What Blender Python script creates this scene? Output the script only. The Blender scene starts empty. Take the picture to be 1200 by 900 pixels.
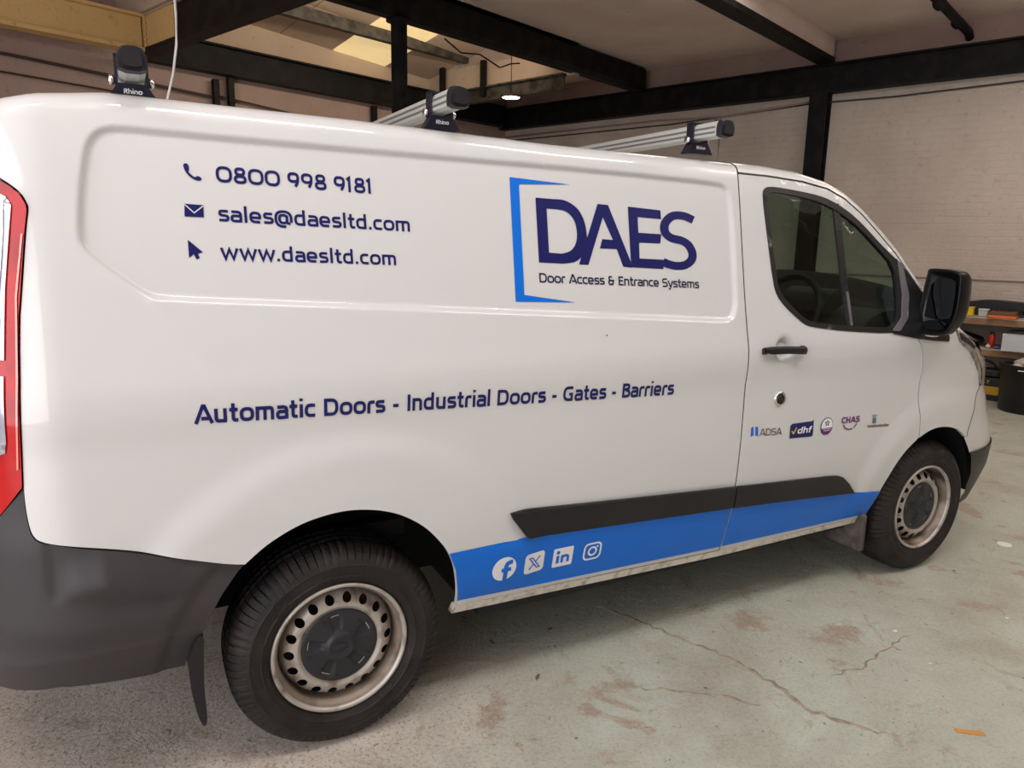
import bpy, math, random
import numpy as np
from mathutils import Vector, Matrix
from mathutils.geometry import delaunay_2d_cdt

random.seed(7)
SC = bpy.context.scene
COL = SC.collection
PI = math.pi

# ---------------------------------------------------------------- camera
CAM = (-0.52439, -2.04719, 1.60571)
yaw, pitch, roll, FPX = 0.48894, -0.1939, 0.01932, 855.16
cd = bpy.data.cameras.new('camera'); cam = bpy.data.objects.new('camera', cd); COL.objects.link(cam)
fw = Vector((math.sin(yaw)*math.cos(pitch), math.cos(yaw)*math.cos(pitch), math.sin(pitch)))
r0 = Vector((math.cos(yaw), -math.sin(yaw), 0)); u0 = r0.cross(fw)
rt = math.cos(roll)*r0 + math.sin(roll)*u0; up = -math.sin(roll)*r0 + math.cos(roll)*u0
cam.matrix_world = Matrix(((rt.x, up.x, -fw.x, CAM[0]), (rt.y, up.y, -fw.y, CAM[1]), (rt.z, up.z, -fw.z, CAM[2]), (0, 0, 0, 1)))
cd.sensor_fit = 'HORIZONTAL'; cd.sensor_width = 36; cd.lens = FPX/1200*36; cd.clip_start = .05
SC.camera = cam

# ---------------------------------------------------------------- world, exposure
wd = bpy.data.worlds.new('daylight'); SC.world = wd; wd.use_nodes = True
bg = wd.node_tree.nodes['Background']; bg.inputs[0].default_value = (.80, .90, 1.0, 1); bg.inputs[1].default_value = 1.0
SC.view_settings.view_transform = 'Standard'; SC.view_settings.look = 'None'
SC.view_settings.gamma = 1; SC.view_settings.exposure = 0.0; SC.view_settings.use_curve_mapping = False

# room frame: the room stands 20 degrees off the van
ANG = 1.216
UX, UY = math.sin(ANG), math.cos(ANG)
def RW(u, w, z=0.): return Vector((u*UX - w*UY, u*UY + w*UX, z))
ROOMROT = math.atan2(UY, UX)

def area(name, loc, size, sizey, power, color, direction):
    l = bpy.data.lights.new(name, 'AREA'); l.shape = 'RECTANGLE'; l.size = size; l.size_y = sizey
    l.energy = power; l.color = color
    o = bpy.data.objects.new(name, l); COL.objects.link(o); o.location = loc
    o.rotation_euler = Vector(direction).to_track_quat('-Z', 'Y').to_euler()
    return o
# daylight entering by the open roller door in the left wall, behind the van's tail, the strip fittings of the bay, and added unseen fill lights
area('door_daylight', RW(-4.6, -.6, 1.85), 5.4, 3.5, 190, (1., .97, .97), RW(1, 0, 0) - RW(0, 0, .05))
for (x, y, e) in ((3.6, -1.5, 34), (-.2, -1.6, 16), (5.2, -2.6, 36), (6.4, -1.1, 70)):
    area('ceiling_fill', (x, y, 3.55), 1.5, .22, e, (1., .93, .88), (0, 0, 1))  # added upward fill, out of view, to brighten the ceiling
area('rear_bay_fill', RW(-.8, 3.0, 3.3), .8, .3, 16, (1., .86, .70), RW(.35, 1, 0))  # added fill left of the frame, brightens the yellow beam and back wall
for (x, y, e, c) in ((-1.9, -.9, 26, (1., .92, .90)), (.2, -1.2, 30, (.98, .97, .98)), (2.4, -1.5, 34, (.94, 1., .97)), (5.0, -2.2, 26, (.97, 1., .90))):
    area('strip_light', (x, y, 4.0), 1.5, .22, e, c, (0, 0, -1))
for (u, w, e) in ((6.0, -.7, 26), (5.2, 1.3, 18)):
    area('strip_light', RW(u, w, 4.0), 1.5, .22, e, (1., .95, .88), (0, 0, -1))
area('raised_bay_fill', RW(4.6, 4.68, 3.98), 3.2, .12, 36, (1., .84, .62), RW(0, 1, 0) + Vector((0, 0, .12)))  # added fill hidden behind the boxed beam, brightens the fascia of the raised bay

# ---------------------------------------------------------------- materials
MATS = {}
def mat(name, col, rough=.5, metal=0., coat=0., noise=None, bump=None, spec=.5, emit=None, coatr=.05):
    if name in MATS: return MATS[name]
    m = bpy.data.materials.new(name); m.use_nodes = True; nt = m.node_tree; b = nt.nodes['Principled BSDF']
    b.inputs['Base Color'].default_value = (*col, 1); b.inputs['Roughness'].default_value = rough
    b.inputs['Metallic'].default_value = metal; b.inputs['Specular IOR Level'].default_value = spec
    b.inputs['Coat Weight'].default_value = coat; b.inputs['Coat Roughness'].default_value = coatr
    tc = nt.nodes.new('ShaderNodeTexCoord')
    if noise:
        c2, sc, lo, hi = noise
        n = nt.nodes.new('ShaderNodeTexNoise'); n.inputs['Scale'].default_value = sc; n.inputs['Detail'].default_value = 6
        nt.links.new(tc.outputs['Object'], n.inputs['Vector'])
        r = nt.nodes.new('ShaderNodeMapRange'); r.inputs[1].default_value = lo; r.inputs[2].default_value = hi
        nt.links.new(n.outputs[0], r.inputs[0])
        x = nt.nodes.new('ShaderNodeMix'); x.data_type = 'RGBA'; x.inputs[6].default_value = (*col, 1); x.inputs[7].default_value = (*c2, 1)
        nt.links.new(r.outputs[0], x.inputs[0]); nt.links.new(x.outputs[2], b.inputs['Base Color'])
    if bump:
        sc, st = bump
        n = nt.nodes.new('ShaderNodeTexNoise'); n.inputs['Scale'].default_value = sc; n.inputs['Detail'].default_value = 5
        nt.links.new(tc.outputs['Object'], n.inputs['Vector'])
        q = nt.nodes.new('ShaderNodeBump'); q.inputs['Strength'].default_value = st; q.inputs['Distance'].default_value = .01
        nt.links.new(n.outputs[0], q.inputs['Height']); nt.links.new(q.outputs[0], b.inputs['Normal'])
    if emit:
        b.inputs['Emission Color'].default_value = (*emit[0], 1); b.inputs['Emission Strength'].default_value = emit[1]
    MATS[name] = m
    return m

def glass_mat(name, tint, ior=1.5):
    m = bpy.data.materials.new(name); m.use_nodes = True; nt = m.node_tree; nt.nodes.clear()
    o = nt.nodes.new('ShaderNodeOutputMaterial'); t = nt.nodes.new('ShaderNodeBsdfTransparent'); t.inputs[0].default_value = (*tint, 1)
    g = nt.nodes.new('ShaderNodeBsdfGlossy'); g.inputs[1].default_value = .01
    f = nt.nodes.new('ShaderNodeFresnel'); f.inputs[0].default_value = ior
    x = nt.nodes.new('ShaderNodeMixShader')
    # a thin pane: the same reflection from either side
    ge = nt.nodes.new('ShaderNodeNewGeometry'); ma = nt.nodes.new('ShaderNodeMath'); ma.operation = 'MULTIPLY_ADD'
    nt.links.new(ge.outputs['Backfacing'], ma.inputs[0]); ma.inputs[1].default_value = 1/ior-ior; ma.inputs[2].default_value = ior; nt.links.new(ma.outputs[0], f.inputs[0])
    nt.links.new(f.outputs[0], x.inputs[0]); nt.links.new(t.outputs[0], x.inputs[1]); nt.links.new(g.outputs[0], x.inputs[2]); nt.links.new(x.outputs[0], o.inputs[0])
    return m

PAINT = mat('white_paint', (.62, .62, .62), .35, 0, .8, coatr=.03, spec=.3)
VINYL_NAVY = mat('navy_vinyl', (.008, .011, .105), .35, 0, .15, spec=.3)
VINYL_BLUE = mat('blue_vinyl', (.002, .145, .66), .35, 0, .15, spec=.3)
VINYL_WHITE = mat('white_vinyl', (.80, .80, .82), .35)
VINYL_BLACK = mat('dark_vinyl', (.03, .03, .04), .35)
VINYL_PURPLE = mat('purple_vinyl', (.14, .01, .16), .35)
VINYL_GREY = mat('grey_vinyl', (.10, .16, .24), .35)
PLASTIC = mat('dark_grey_plastic', (.014, .013, .016), .42, bump=(900, .12), noise=((.020, .018, .020), 3, .4, .7), spec=.3)
BUMPER = mat('textured_bumper_plastic', (.040, .038, .041), .46, bump=(700, .15), noise=((.052, .046, .048), 2.5, .35, .7), spec=.3)
RUBBER = mat('window_rubber', (.008, .008, .009), .45)
TYRE = mat('tyre_rubber', (.012, .0105, .0105), .6, noise=((.030, .023, .021), 9, .35, .75), bump=(160, .25), spec=.3)
RIM = mat('steel_wheel', (.42, .385, .345), .38, .35, noise=((.15, .10, .075), 16, .54, .74))
RIMBACK = mat('wheel_barrel', (.055, .042, .036), .55, .3, noise=((.012, .01, .01), 12, .4, .6))
CAP = mat('hub_cap_plastic', (.022, .023, .027), .42, spec=.35)
CHROME = mat('bright_metal', (.75, .75, .74), .18, 1.)
ALU = mat('anodised_aluminium', (.62, .64, .60), .38, .35)
ALU_D = mat('aluminium_groove', (.30, .30, .33), .4, .7)
BLACK = mat('matt_black', (.006, .006, .007), .7)
CABIN = mat('cabin_trim', (.045, .042, .042), .7)
SEAT = mat('seat_cloth', (.03, .03, .034), .85)
RED = mat('red_lens', (.46, .003, .005), .2, 0, .25, spec=.3, noise=((.28, .001, .002), 9, .4, .65))
CLEAR = mat('clear_lens', (.50, .50, .58), .18, .5, .4)
RIBM = mat('lens_flute', (.90, .90, .95), .1, .2, .5)
HEADL = mat('headlamp_lens', (.16, .15, .13), .12, .5, 1., noise=((.42, .40, .36), 18, .45, .6))
SILLM = mat('dirty_sill_paint', (.66, .62, .54), .45, 0, .2, noise=((.30, .23, .16), 30, .48, .75))
GLASS = glass_mat('tinted_glass', (.56, .67, .60))
MIRRORM = mat('mirror_glass', (.05, .053, .056), .03, 1.)
AMBER = mat('indicator_lens', (.75, .55, .45), .15, 0, 1.)
STEEL = mat('black_painted_steel', (.006, .006, .007), .6, spec=.2, noise=((.022, .017, .015), 5, .48, .75), bump=(30, .15))
SHIM = mat('bare_steel_edge', (.08, .07, .06), .55, noise=((.02, .016, .013), 8, .4, .65))

# ---------------------------------------------------------------- scene helpers
def tag(o, label=None, cat=None, group=None, kind=None):
    if label: o['label'] = label
    if cat: o['category'] = cat
    if group: o['group'] = group
    if kind: o['kind'] = kind
    return o
def empty(name, loc=(0, 0, 0), rz=0., parent=None, **k):
    o = bpy.data.objects.new(name, None); COL.objects.link(o); o.location = loc; o.rotation_euler = (0, 0, rz)
    o.empty_display_size = .1
    if parent: o.parent = parent
    return tag(o, **k)
def obj(name, verts, faces, m, parent=None, smooth=False, **k):
    me = bpy.data.meshes.new(name); me.from_pydata([tuple(v) for v in verts], [], faces); me.materials.append(m)
    if smooth: me.polygons.foreach_set('use_smooth', [True]*len(me.polygons))
    me.update()
    o = bpy.data.objects.new(name, me); COL.objects.link(o)
    if parent: o.parent = parent
    return tag(o, **k)

class MB:
    def __init__(s): s.v = []; s.f = []
    def add(s, v, f):
        n = len(s.v); s.v += [tuple(a) for a in v]; s.f += [tuple(i+n for i in q) for q in f]; return s
    def box(s, a, b, fr=None, bev=0.):
        x0, y0, z0 = a; x1, y1, z1 = b
        if bev <= 0:
            v = [(x, y, z) for x in (x0, x1) for y in (y0, y1) for z in (z0, z1)]
            f = [(0, 1, 3, 2), (4, 6, 7, 5), (0, 4, 5, 1), (2, 3, 7, 6), (0, 2, 6, 4), (1, 5, 7, 3)]
        else:
            v = []; ix = {}
            X = (x0, x1); Yy = (y0, y1); Z = (z0, z1)
            def sg(i): return 1 if i == 0 else -1
            for i in range(2):
                for j in range(2):
                    for k in range(2):
                        for ax in range(3):
                            p = [X[i]+sg(i)*bev, Yy[j]+sg(j)*bev, Z[k]+sg(k)*bev]
                            p[ax] = (X[i], Yy[j], Z[k])[ax]
                            ix[i, j, k, ax] = len(v); v.append(tuple(p))
            f = []
            for ax in range(3):
                o1, o2 = [q for q in range(3) if q != ax]
                for e in range(2):
                    q = []
                    for (a1, a2) in ((0, 0), (1, 0), (1, 1), (0, 1)):
                        c = [0, 0, 0]; c[ax] = e; c[o1] = a1; c[o2] = a2; q.append(ix[(*c, ax)])
                    f.append(tuple(q))
            for ax in range(3):
                o1, o2 = [q for q in range(3) if q != ax]
                for a1 in range(2):
                    for a2 in range(2):
                        c0 = [0]*3; c0[o1] = a1; c0[o2] = a2; c1 = list(c0); c1[ax] = 1
                        f.append((ix[(*c0, o1)], ix[(*c1, o1)], ix[(*c1, o2)], ix[(*c0, o2)]))
            for i in range(2):
                for j in range(2):
                    for k in range(2): f.append((ix[i, j, k, 0], ix[i, j, k, 1], ix[i, j, k, 2]))
        if fr: v = [fr(p) for p in v]
        return s.add(v, f)
    def tube(s, pts, rad, n=8, cap=True):
        pts = [Vector(p) for p in pts]; rings = []
        for i, p in enumerate(pts):
            d = (pts[min(i+1, len(pts)-1)] - pts[max(i-1, 0)]).normalized()
            a = d.cross(Vector((0, 0, 1)));
            if a.length < .05: a = d.cross(Vector((0, 1, 0)))
            a.normalize(); b = d.cross(a); r = rad[i] if isinstance(rad, (list, tuple)) else rad
            rings.append([p + a*math.cos(2*PI*k/n)*r + b*math.sin(2*PI*k/n)*r for k in range(n)])
        v = [q for R_ in rings for q in R_]; f = []
        for i in range(len(pts)-1):
            for k in range(n): f.append((i*n+k, i*n+(k+1) % n, (i+1)*n+(k+1) % n, (i+1)*n+k))
        if cap: f.append(tuple(range(n))[::-1]); f.append(tuple((len(pts)-1)*n+k for k in range(n)))
        return s.add(v, f)
    def lathe(s, prof, c, axis='z', n=48, close=False):
        # prof: (radius, height along axis)
        v = []
        for (r, h) in prof:
            for k in range(n):
                a = 2*PI*k/n
                if axis == 'z': v.append((c[0]+r*math.cos(a), c[1]+r*math.sin(a), c[2]+h))
                elif axis == 'y': v.append((c[0]+r*math.cos(a), c[1]+h, c[2]+r*math.sin(a)))
                else: v.append((c[0]+h, c[1]+r*math.cos(a), c[2]+r*math.sin(a)))
        f = []
        m = len(prof)
        for i in range(m-1):
            for k in range(n): f.append((i*n+k, i*n+(k+1) % n, (i+1)*n+(k+1) % n, (i+1)*n+k))
        return s.add(v, f)
    def prism(s, poly, fn0, fn1):
        n = len(poly); v = [fn0(p) for p in poly]+[fn1(p) for p in poly]
        f = [tuple(range(n)), tuple(range(2*n-1, n-1, -1))]+[(i, (i+1) % n, n+(i+1) % n, n+i) for i in range(n)]
        return s.add(v, f)
    def build(s, name, m, parent=None, smooth=False, **k): return obj(name, s.v, s.f, m, parent, smooth, **k)

def smoothstep(a, b, x):
    t = np.clip((x-a)/(b-a), 0, 1); return t*t*(3-2*t)

# ---------------------------------------------------------------- the van's side surface
BZ = [.20, .25, .37, .46, .565, .69, .83, .97, 1.06, 1.147, 1.208, 1.291, 1.406, 1.503, 1.69, 1.80, 1.878, 2.0, 2.1]
BY = [.115, .10, .066, .042, .020, .006, .0, .0, .001, -.007, -.003, .016, .040, .058, .092, .112, .128, .16, .19]
_zz = np.arange(.15, 2.15, .004); _yy = np.interp(_zz, BZ, BY)
_k = np.exp(-.5*(np.arange(-12, 13)*.004/.007)**2); _k /= _k.sum()
_ys = np.convolve(np.pad(_yy, 12, mode='edge'), _k, 'valid')
LZ = [.25, .45, .6, .7, .8, .87, .92, 1.02, 1.09, 1.14, 1.2, 1.3]
LV = [1.05, 1.12, 1.08, 1.01, .9, .855, .80, .78, .72, .64, .58, .55]
XF, XR = 2.9, -.66
PANEL = [(-.558, 1.864), (-.585, 1.829), (-.596, 1.786), (-.612, 1.693), (-.620, 1.6), (-.616, 1.569), (-.594, 1.54), (-.533, 1.486), (-.478, 1.444), (-.447, 1.431), (.025, 1.404), (.704, 1.362), (1.447, 1.316), (1.505, 1.312), (1.54, 1.325), (1.560, 1.365), (1.566, 1.403), (1.570, 1.661), (1.562, 1.80), (1.54, 1.829), (1.498, 1.843), (.947, 1.857), (.06, 1.866), (-.387, 1.873), (-.51, 1.877)]
def chaikin(p, n=2, closed=True):
    for _ in range(n):
        q = []
        for i in range(len(p)):
            a = p[i]; b = p[(i+1) % len(p)]
            q += [(a[0]*.75+b[0]*.25, a[1]*.75+b[1]*.25), (a[0]*.25+b[0]*.75, a[1]*.25+b[1]*.75)]
        p = q
    return p
PANEL = chaikin(PANEL, 2)
def inpoly(x, z, poly):
    x = np.asarray(x, float); z = np.asarray(z, float); c = np.zeros(x.shape, bool); n = len(poly)
    for i in range(n):
        x1, z1 = poly[i]; x2, z2 = poly[(i+1) % n]
        m = ((z1 > z) != (z2 > z)); m &= x < (x2-x1)*(z-z1)/((z2-z1) if z2 != z1 else 1e-12)+x1; c ^= m
    return c
def pdist(x, z, poly, closed=True):
    x = np.asarray(x, float); z = np.asarray(z, float); d = np.full(x.shape, 1e9); n = len(poly)
    for i in range(n if closed else n-1):
        ax, az = poly[i]; bx, bz = poly[(i+1) % n]; ex, ez = bx-ax, bz-az
        t = np.clip(((x-ax)*ex+(z-az)*ez)/(ex*ex+ez*ez+1e-12), 0, 1)
        d = np.minimum(d, np.hypot(x-ax-t*ex, z-az-t*ez))
    return d
def yb(x, z):
    x = np.asarray(x, float); z = np.asarray(z, float)
    y = np.interp(z, _zz, _ys)
    L = np.interp(z, LZ, LV); t = np.clip((x-XF)/L, 0, .985); y = y+.98*(1-np.sqrt(1-t**3.4))
    t = np.clip((XR-x)/.38, 0, .985); y = y+.98*(1-np.sqrt(1-t**2.3))
    return y
def V(x, z):
    x = np.asarray(x, float); z = np.asarray(z, float); y = yb(x, z)
    near = (x > -.75) & (x < 1.7) & (z > 1.2)
    sd = np.where(near, pdist(x, z, PANEL)*np.where(inpoly(x, z, PANEL), 1, -1), -1)
    y = y + .012*smoothstep(0., .020, sd)*1.15
    # wheel arch blisters
    r = np.hypot((x-.03)/1.03, z-.36); y = y - .016*(1-smoothstep(.60, .70, r))*smoothstep(.3, .5, z)
    r = np.hypot(x-2.93, z-.36); y = y - .014*(1-smoothstep(.50, .62, r))*smoothstep(.3, .5, z)
    # short crease running down from the corner of the pressed panel
    a = pdist(x, z, [(-.46, 1.435), (-.31, 1.275)], False)
    y = y - .004*np.exp(-(a/.014)**2)
    # door handle dish
    r = np.hypot(x-1.797, (z-1.197)*1.0); y = y + .020*(1-smoothstep(.034, .052, r))
    return y
def P3(x, z, off=0.): return (float(x), float(V(x, z))-off, float(z))

# upper edge of the side: cant rail, windscreen pillar, bonnet edge
TOPX = [-1.1, -.93, -.85, -.76, -.686, -.536, -.375, .09, .79, 1.61, 2.0]
TOPZ = [1.80, 1.862, 1.90, 1.930, 1.947, 1.965, 1.963, 1.956, 1.935, 1.926, 1.917]
def E_side(x): return np.interp(x, TOPX, TOPZ)-.045
def mir(p, m): return (p[0], 1.96-p[1], p[2]) if m else tuple(p)

def resample(poly, step, closed=True):
    out = []
    n = len(poly)
    for i in range(n if closed else n-1):
        a = poly[i]; b = poly[(i+1) % n]; L = math.hypot(b[0]-a[0], b[1]-a[1]); k = max(1, int(math.ceil(L/step)))
        for j in range(k): out.append((a[0]+(b[0]-a[0])*j/k, a[1]+(b[1]-a[1])*j/k))
    if not closed: out.append(poly[-1])
    return out
def spl(P, n=5):
    o = []
    for i in range(len(P)-1):
        p0 = P[max(i-1, 0)]; p1 = P[i]; p2 = P[i+1]; p3 = P[min(i+2, len(P)-1)]
        for k in range(n):
            t = k/n; o.append(tuple(.5*((2*p1[d])+(-p0[d]+p2[d])*t+(2*p0[d]-5*p1[d]+4*p2[d]-p3[d])*t*t+(-p0[d]+3*p1[d]-3*p2[d]+p3[d])*t**3) for d in (0, 1)))
    return o+[P[-1]]
def patch(name, outer, m, parent, holes=(), sp=.025, off=0., rim=.012, extra=(), top=None, mirror=False, surf=None, smooth=True, bstep=None, **k):
    surf = surf or V
    loops = [resample(outer, bstep or sp)]+[resample(h, bstep or sp) for h in holes]
    pts = []; edges = []; lidx = []
    for L in loops:
        n0 = len(pts); pts += L; edges += [(n0+i, n0+(i+1) % len(L)) for i in range(len(L))]; lidx.append(range(n0, n0+len(L)))
    xs = [p[0] for p in loops[0]]; zs = [p[1] for p in loops[0]]
    gx, gz = np.meshgrid(np.arange(min(xs)+sp/2, max(xs), sp), np.arange(min(zs)+sp/2, max(zs), sp)); gx = gx.ravel(); gz = gz.ravel()
    if len(extra): gx = np.concatenate([gx, [e[0] for e in extra]]); gz = np.concatenate([gz, [e[1] for e in extra]])
    ok = inpoly(gx, gz, loops[0])
    for h in loops[1:]: ok &= ~inpoly(gx, gz, h)
    d = np.full(gx.shape, 1e9)
    for L in loops: d = np.minimum(d, pdist(gx, gz, L))
    ok &= d > sp*.35
    pts += list(zip(gx[ok].tolist(), gz[ok].tolist()))
    r = delaunay_2d_cdt([Vector(p) for p in pts], edges, [], 0, 1e-7, True)
    vv = np.array([(p.x, p.y) for p in r[0]]); tris = [tuple(t) for t in r[2]]
    cx = np.array([vv[list(t)].mean(0) for t in tris])
    ok = inpoly(cx[:, 0], cx[:, 1], loops[0])
    for h in loops[1:]: ok &= ~inpoly(cx[:, 0], cx[:, 1], h)
    X = vv[:, 0]; Z = vv[:, 1]
    if top is not None:
        e = top(X); s = np.clip((Z-e)/.1, 0, 1); ze = np.minimum(Z, e)
        y = surf(X, ze); h = .045
        zz = np.where(Z > e, e+(2*s*(1-s)*h*.95+s*s*h), Z)
        y = np.where(Z > e, y+2*s*(1-s)*.17*h+s*s*.12, y)
    else: y = surf(X, Z); zz = Z
    y = y-off
    verts = np.stack([X, y, zz], 1)
    faces = []
    for t, o_ in zip(tris, ok):
        if not o_: continue
        a, b, c = (vv[i] for i in t)
        ccw = (b[0]-a[0])*(c[1]-a[1])-(b[1]-a[1])*(c[0]-a[0]) > 0
        faces.append(t if ccw != mirror else t[::-1])
    verts = [mir(v, mirror) for v in verts.tolist()]
    if rim > 0:
        cnt = {}
        for t in faces:
            for i in range(len(t)):
                e = (t[i], t[(i+1) % len(t)]); cnt[e] = cnt.get(e, 0)+1
        bd = [e for e in cnt if (e[1], e[0]) not in cnt]
        new = {}; dup = {}
        for a, b in bd:
            for q in (a, b):
                if q not in new:
                    x, y_, z = verts[q]; dup[q] = len(verts); verts.append((x, y_, z))
                    new[q] = len(verts); verts.append((x, y_+(rim if not mirror else -rim), z))
            faces.append((dup[b], dup[a], new[a], new[b]))
    return obj(name, verts, faces, m, parent, smooth, **k)

def sheet(name, polys, m, parent, off=.0016, holes=(), sp=.05, surf=None, **k):
    """cut vinyl: a union of outlines laid on the side surface"""
    surf = surf or V
    pts = []; edges = []
    for P in list(polys)+list(holes):
        n0 = len(pts); pts += [Vector(p) for p in P]; edges += [(n0+i, n0+(i+1) % len(P)) for i in range(len(P))]
    xs = [p.x for p in pts]; zs = [p.y for p in pts]
    gx, gz = np.meshgrid(np.arange(min(xs)+sp/2, max(xs), sp), np.arange(min(zs)+sp/2, max(zs), sp))
    def inside(x, z):
        c = np.zeros(np.shape(x), bool)
        for P in polys:
            a = np.array(P); mm = (x >= a[:, 0].min()) & (x <= a[:, 0].max()) & (z >= a[:, 1].min()) & (z <= a[:, 1].max())
            if mm.any(): c[mm] |= inpoly(x[mm], z[mm], P)
        for P in holes: c &= ~inpoly(x, z, P)
        return c
    gx = gx.ravel(); gz = gz.ravel()
    if len(gx):
        ok = inside(gx, gz); pts += [Vector(p) for p in zip(gx[ok].tolist(), gz[ok].tolist())]
    r = delaunay_2d_cdt(pts, edges, [], 0, 1e-6, True)
    vv = np.array([(p.x, p.y) for p in r[0]]); tris = [tuple(t) for t in r[2]]
    cx = np.array([vv[list(t)].mean(0) for t in tris]); ok = inside(cx[:, 0], cx[:, 1])
    y = surf(vv[:, 0], vv[:, 1])-off
    faces = []
    for t, o_ in zip(tris, ok):
        if not o_: continue
        a, b, c = (vv[i] for i in t)
        faces.append(t if (b[0]-a[0])*(c[1]-a[1])-(b[1]-a[1])*(c[0]-a[0]) > 0 else t[::-1])
    return obj(name, np.stack([vv[:, 0], y, vv[:, 1]], 1).tolist(), faces, m, parent, True, **k)

# ---------------------------------------------------------------- lettering: a squarish stroke alphabet
def EL(cx, cy, rx, ry, a0, a1, n=14, p=2.7):
    o = []
    for i in range(n+1):
        a = math.radians(a0+(a1-a0)*i/n); c, s = math.cos(a), math.sin(a)
        o.append((cx+rx*math.copysign(abs(c)**(2/p), c), cy+ry*math.copysign(abs(s)**(2/p), s)))
    return o
def glyphs(w):
    s = w/2; T = 1-s; xt = .76-s; B = s
    G = {}
    G['0'] = (1.02, [EL(.51, .5, .51-s, .5-s, 0, 360, 32)])
    G['8'] = (.88, [EL(.44, .735, .35-s, .265-s+.01, 0, 360, 26), EL(.44, .27, .41-s, .27-s+.01, 0, 360, 26)])
    G['9'] = (.86, [EL(.42, .66, .40-s, .34-s, 0, 360, 26), EL(.30, .66, .52-s, .62, 0, -62, 10, 2.1)])
    G['1'] = (.46, [[(.02, .80), (.30-s, 1-s*.8), (.30-s, .0)], [(.30-s, 1), (.30-s, .5)]])
    bowl = EL(.37, .385, .37-s, .385-s, 90, 270, 14)
    G['a'] = (.74, [[(.08, xt), (.36, xt)]+EL(.40, .44, .28-s*.6, xt-.44, 90, 0, 6)+[(.68-s*.6, 0)], [(.66, .41), (.30, .41)]+EL(.28, .24, .28-s, .17, 90, 270, 10)+[(.66, B)]])
    G['c'] = (.68, [[(.63, xt), (.37, xt)]+bowl+[(.63, B)]])
    G['d'] = (.82, [[(.66, xt), (.37, xt)]+bowl+[(.66, B)], [(.72-s, 1.06), (.72-s, 0)]])
    G['e'] = (.80, [[(.05, .36), (.74-s, .36)]+EL(.40, .40, .34-s, xt-.40, 0, 90, 6)+EL(.37, .385, .37-s, .385-s, 90, 270, 14)+[(.66, B)]])
    G['i'] = (.32, [[(.15, .76), (.15, 0)], [(.15, .93), (.15, 1.08)]])
    G['l'] = (.32, [[(.15, 1.08), (.15, 0)]])
    G['n'] = (.78, [[(.03+s, 0), (.03+s, .76)], [(.05, xt), (.40, xt)]+EL(.42, .45, .28-s, xt-.45, 90, 0, 6)+[(.70-s, 0)]])
    G['h'] = (.78, [[(.03+s, 0), (.03+s, 1.08)], [(.05, xt), (.40, xt)]+EL(.42, .45, .28-s, xt-.45, 90, 0, 6)+[(.70-s, 0)]])
    G['m'] = (1.16, [[(.03+s, 0), (.03+s, .76)], [(.05, xt), (.84, xt)]+EL(.84, .45, .24-s, xt-.45, 90, 0, 6)+[(1.08-s, 0)], [(.56, xt), (.56, 0)]])
    G['o'] = (.84, [EL(.41, .38, .40-s, .38-s+.005, 0, 360, 28)])
    G['r'] = (.52, [[(.03+s, 0), (.03+s, .45)]+EL(.30, .45, .27-s, xt-.45, 180, 90, 6)+[(.50, xt)]])
    G['s'] = (.68, [[(.60, xt), (.28, xt)]+EL(.26, (xt+.40)/2, .22-s*.7, (xt-.40)/2, 90, 270, 8)+[(.40, .385)]+EL(.40, (.385+B)/2, .24-s*.7, (.385-B)/2, 90, -90, 8)+[(.05, B)]])
    G['t'] = (.54, [[(.13+s, 1.0), (.13+s, .28)]+EL(.36, .28, .23-s, .28-B, 180, 270, 6)+[(.50, B)], [(.02, xt), (.48, xt)]])
    G['f'] = (.50, [[(.10+s, 0), (.10+s, .80)]+EL(.36, .80, .26-s, .26-s, 180, 90, 6)+[(.48, 1.06-s)], [(.0, xt-.03), (.44, xt-.03)]])
    G['u'] = (.80, [[(.03+s, .76), (.03+s, .30)]+EL(.30, .30, .27-s, .30-B, 180, 270, 6)+[(.66, B)], [(.71-s, .76), (.71-s, 0)]])
    G['w'] = (1.14, [[(.05, .77), (.30, .05), (.55, .70), (.80, .05), (1.05, .77)]])
    G['y'] = (.76, [[(.05, .77), (.37, .04)], [(.70, .77), (.36, -.10), (.25, -.22), (.08, -.22)]])
    G['x'] = (.74, [[(.03, 0), (.66, .76)], [(.03, .76), (.66, 0)]])
    G['@'] = (1.22, [EL(.58, .38, .50, .50, -20, 265, 34, 2.5)+[(.72, -.12)], EL(.56, .38, .24, .26, 0, 360, 20), [(.80, .64), (.80, .18)]+EL(.93, .18, .13, .08, 180, 300, 6)])
    G['.'] = (.30, [[(.12, 0), (.12, w*1.05)]])
    G['-'] = (.52, [[(.06, .38), (.42, .38)]])
    G['&'] = (.92, [[(.80, .50), (.74, .50), (.20+s, .50)]+EL(.34, (.5+B)/2, .31-s, (.5-B)/2, 90, 270, 10)+[(.40, B)]+EL(.44, .30, .26-s*.5, .30-B, 270, 360, 6)+[(.68, .62)], EL(.33, .75, .26-s, .25-s*.9, 20, 270, 12)])
    G['A'] = (1.0, [[(.06, 0), (.46, T+.02), (.54, T+.02), (.94, 0)], [(.36, .27), (.78, .27)]])
    G['B'] = (.82, [[(.05+s, 0), (.05+s, 1)], [(.08, T), (.46, T)]+EL(.46, .755, .26-s*.8, T-.755, 90, -90, 8)+[(.08, .52)], [(.46, .52)]+EL(.48, .295, .30-s*.8, .295-B+.0, 90, -90, 8)+[(.08, B)]])
    G['D'] = (.98, [[(.05+s, 0), (.05+s, 1)], [(.08, T), (.44, T)]+EL(.44, .5, .49-s, .5-s, 90, -90, 16)+[(.08, B)]])
    G['E'] = (.76, [[(.05+s, 0), (.05+s, 1)], [(.08, T), (.68, T)], [(.08, .52), (.62, .52)], [(.08, B), (.68, B)]])
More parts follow.
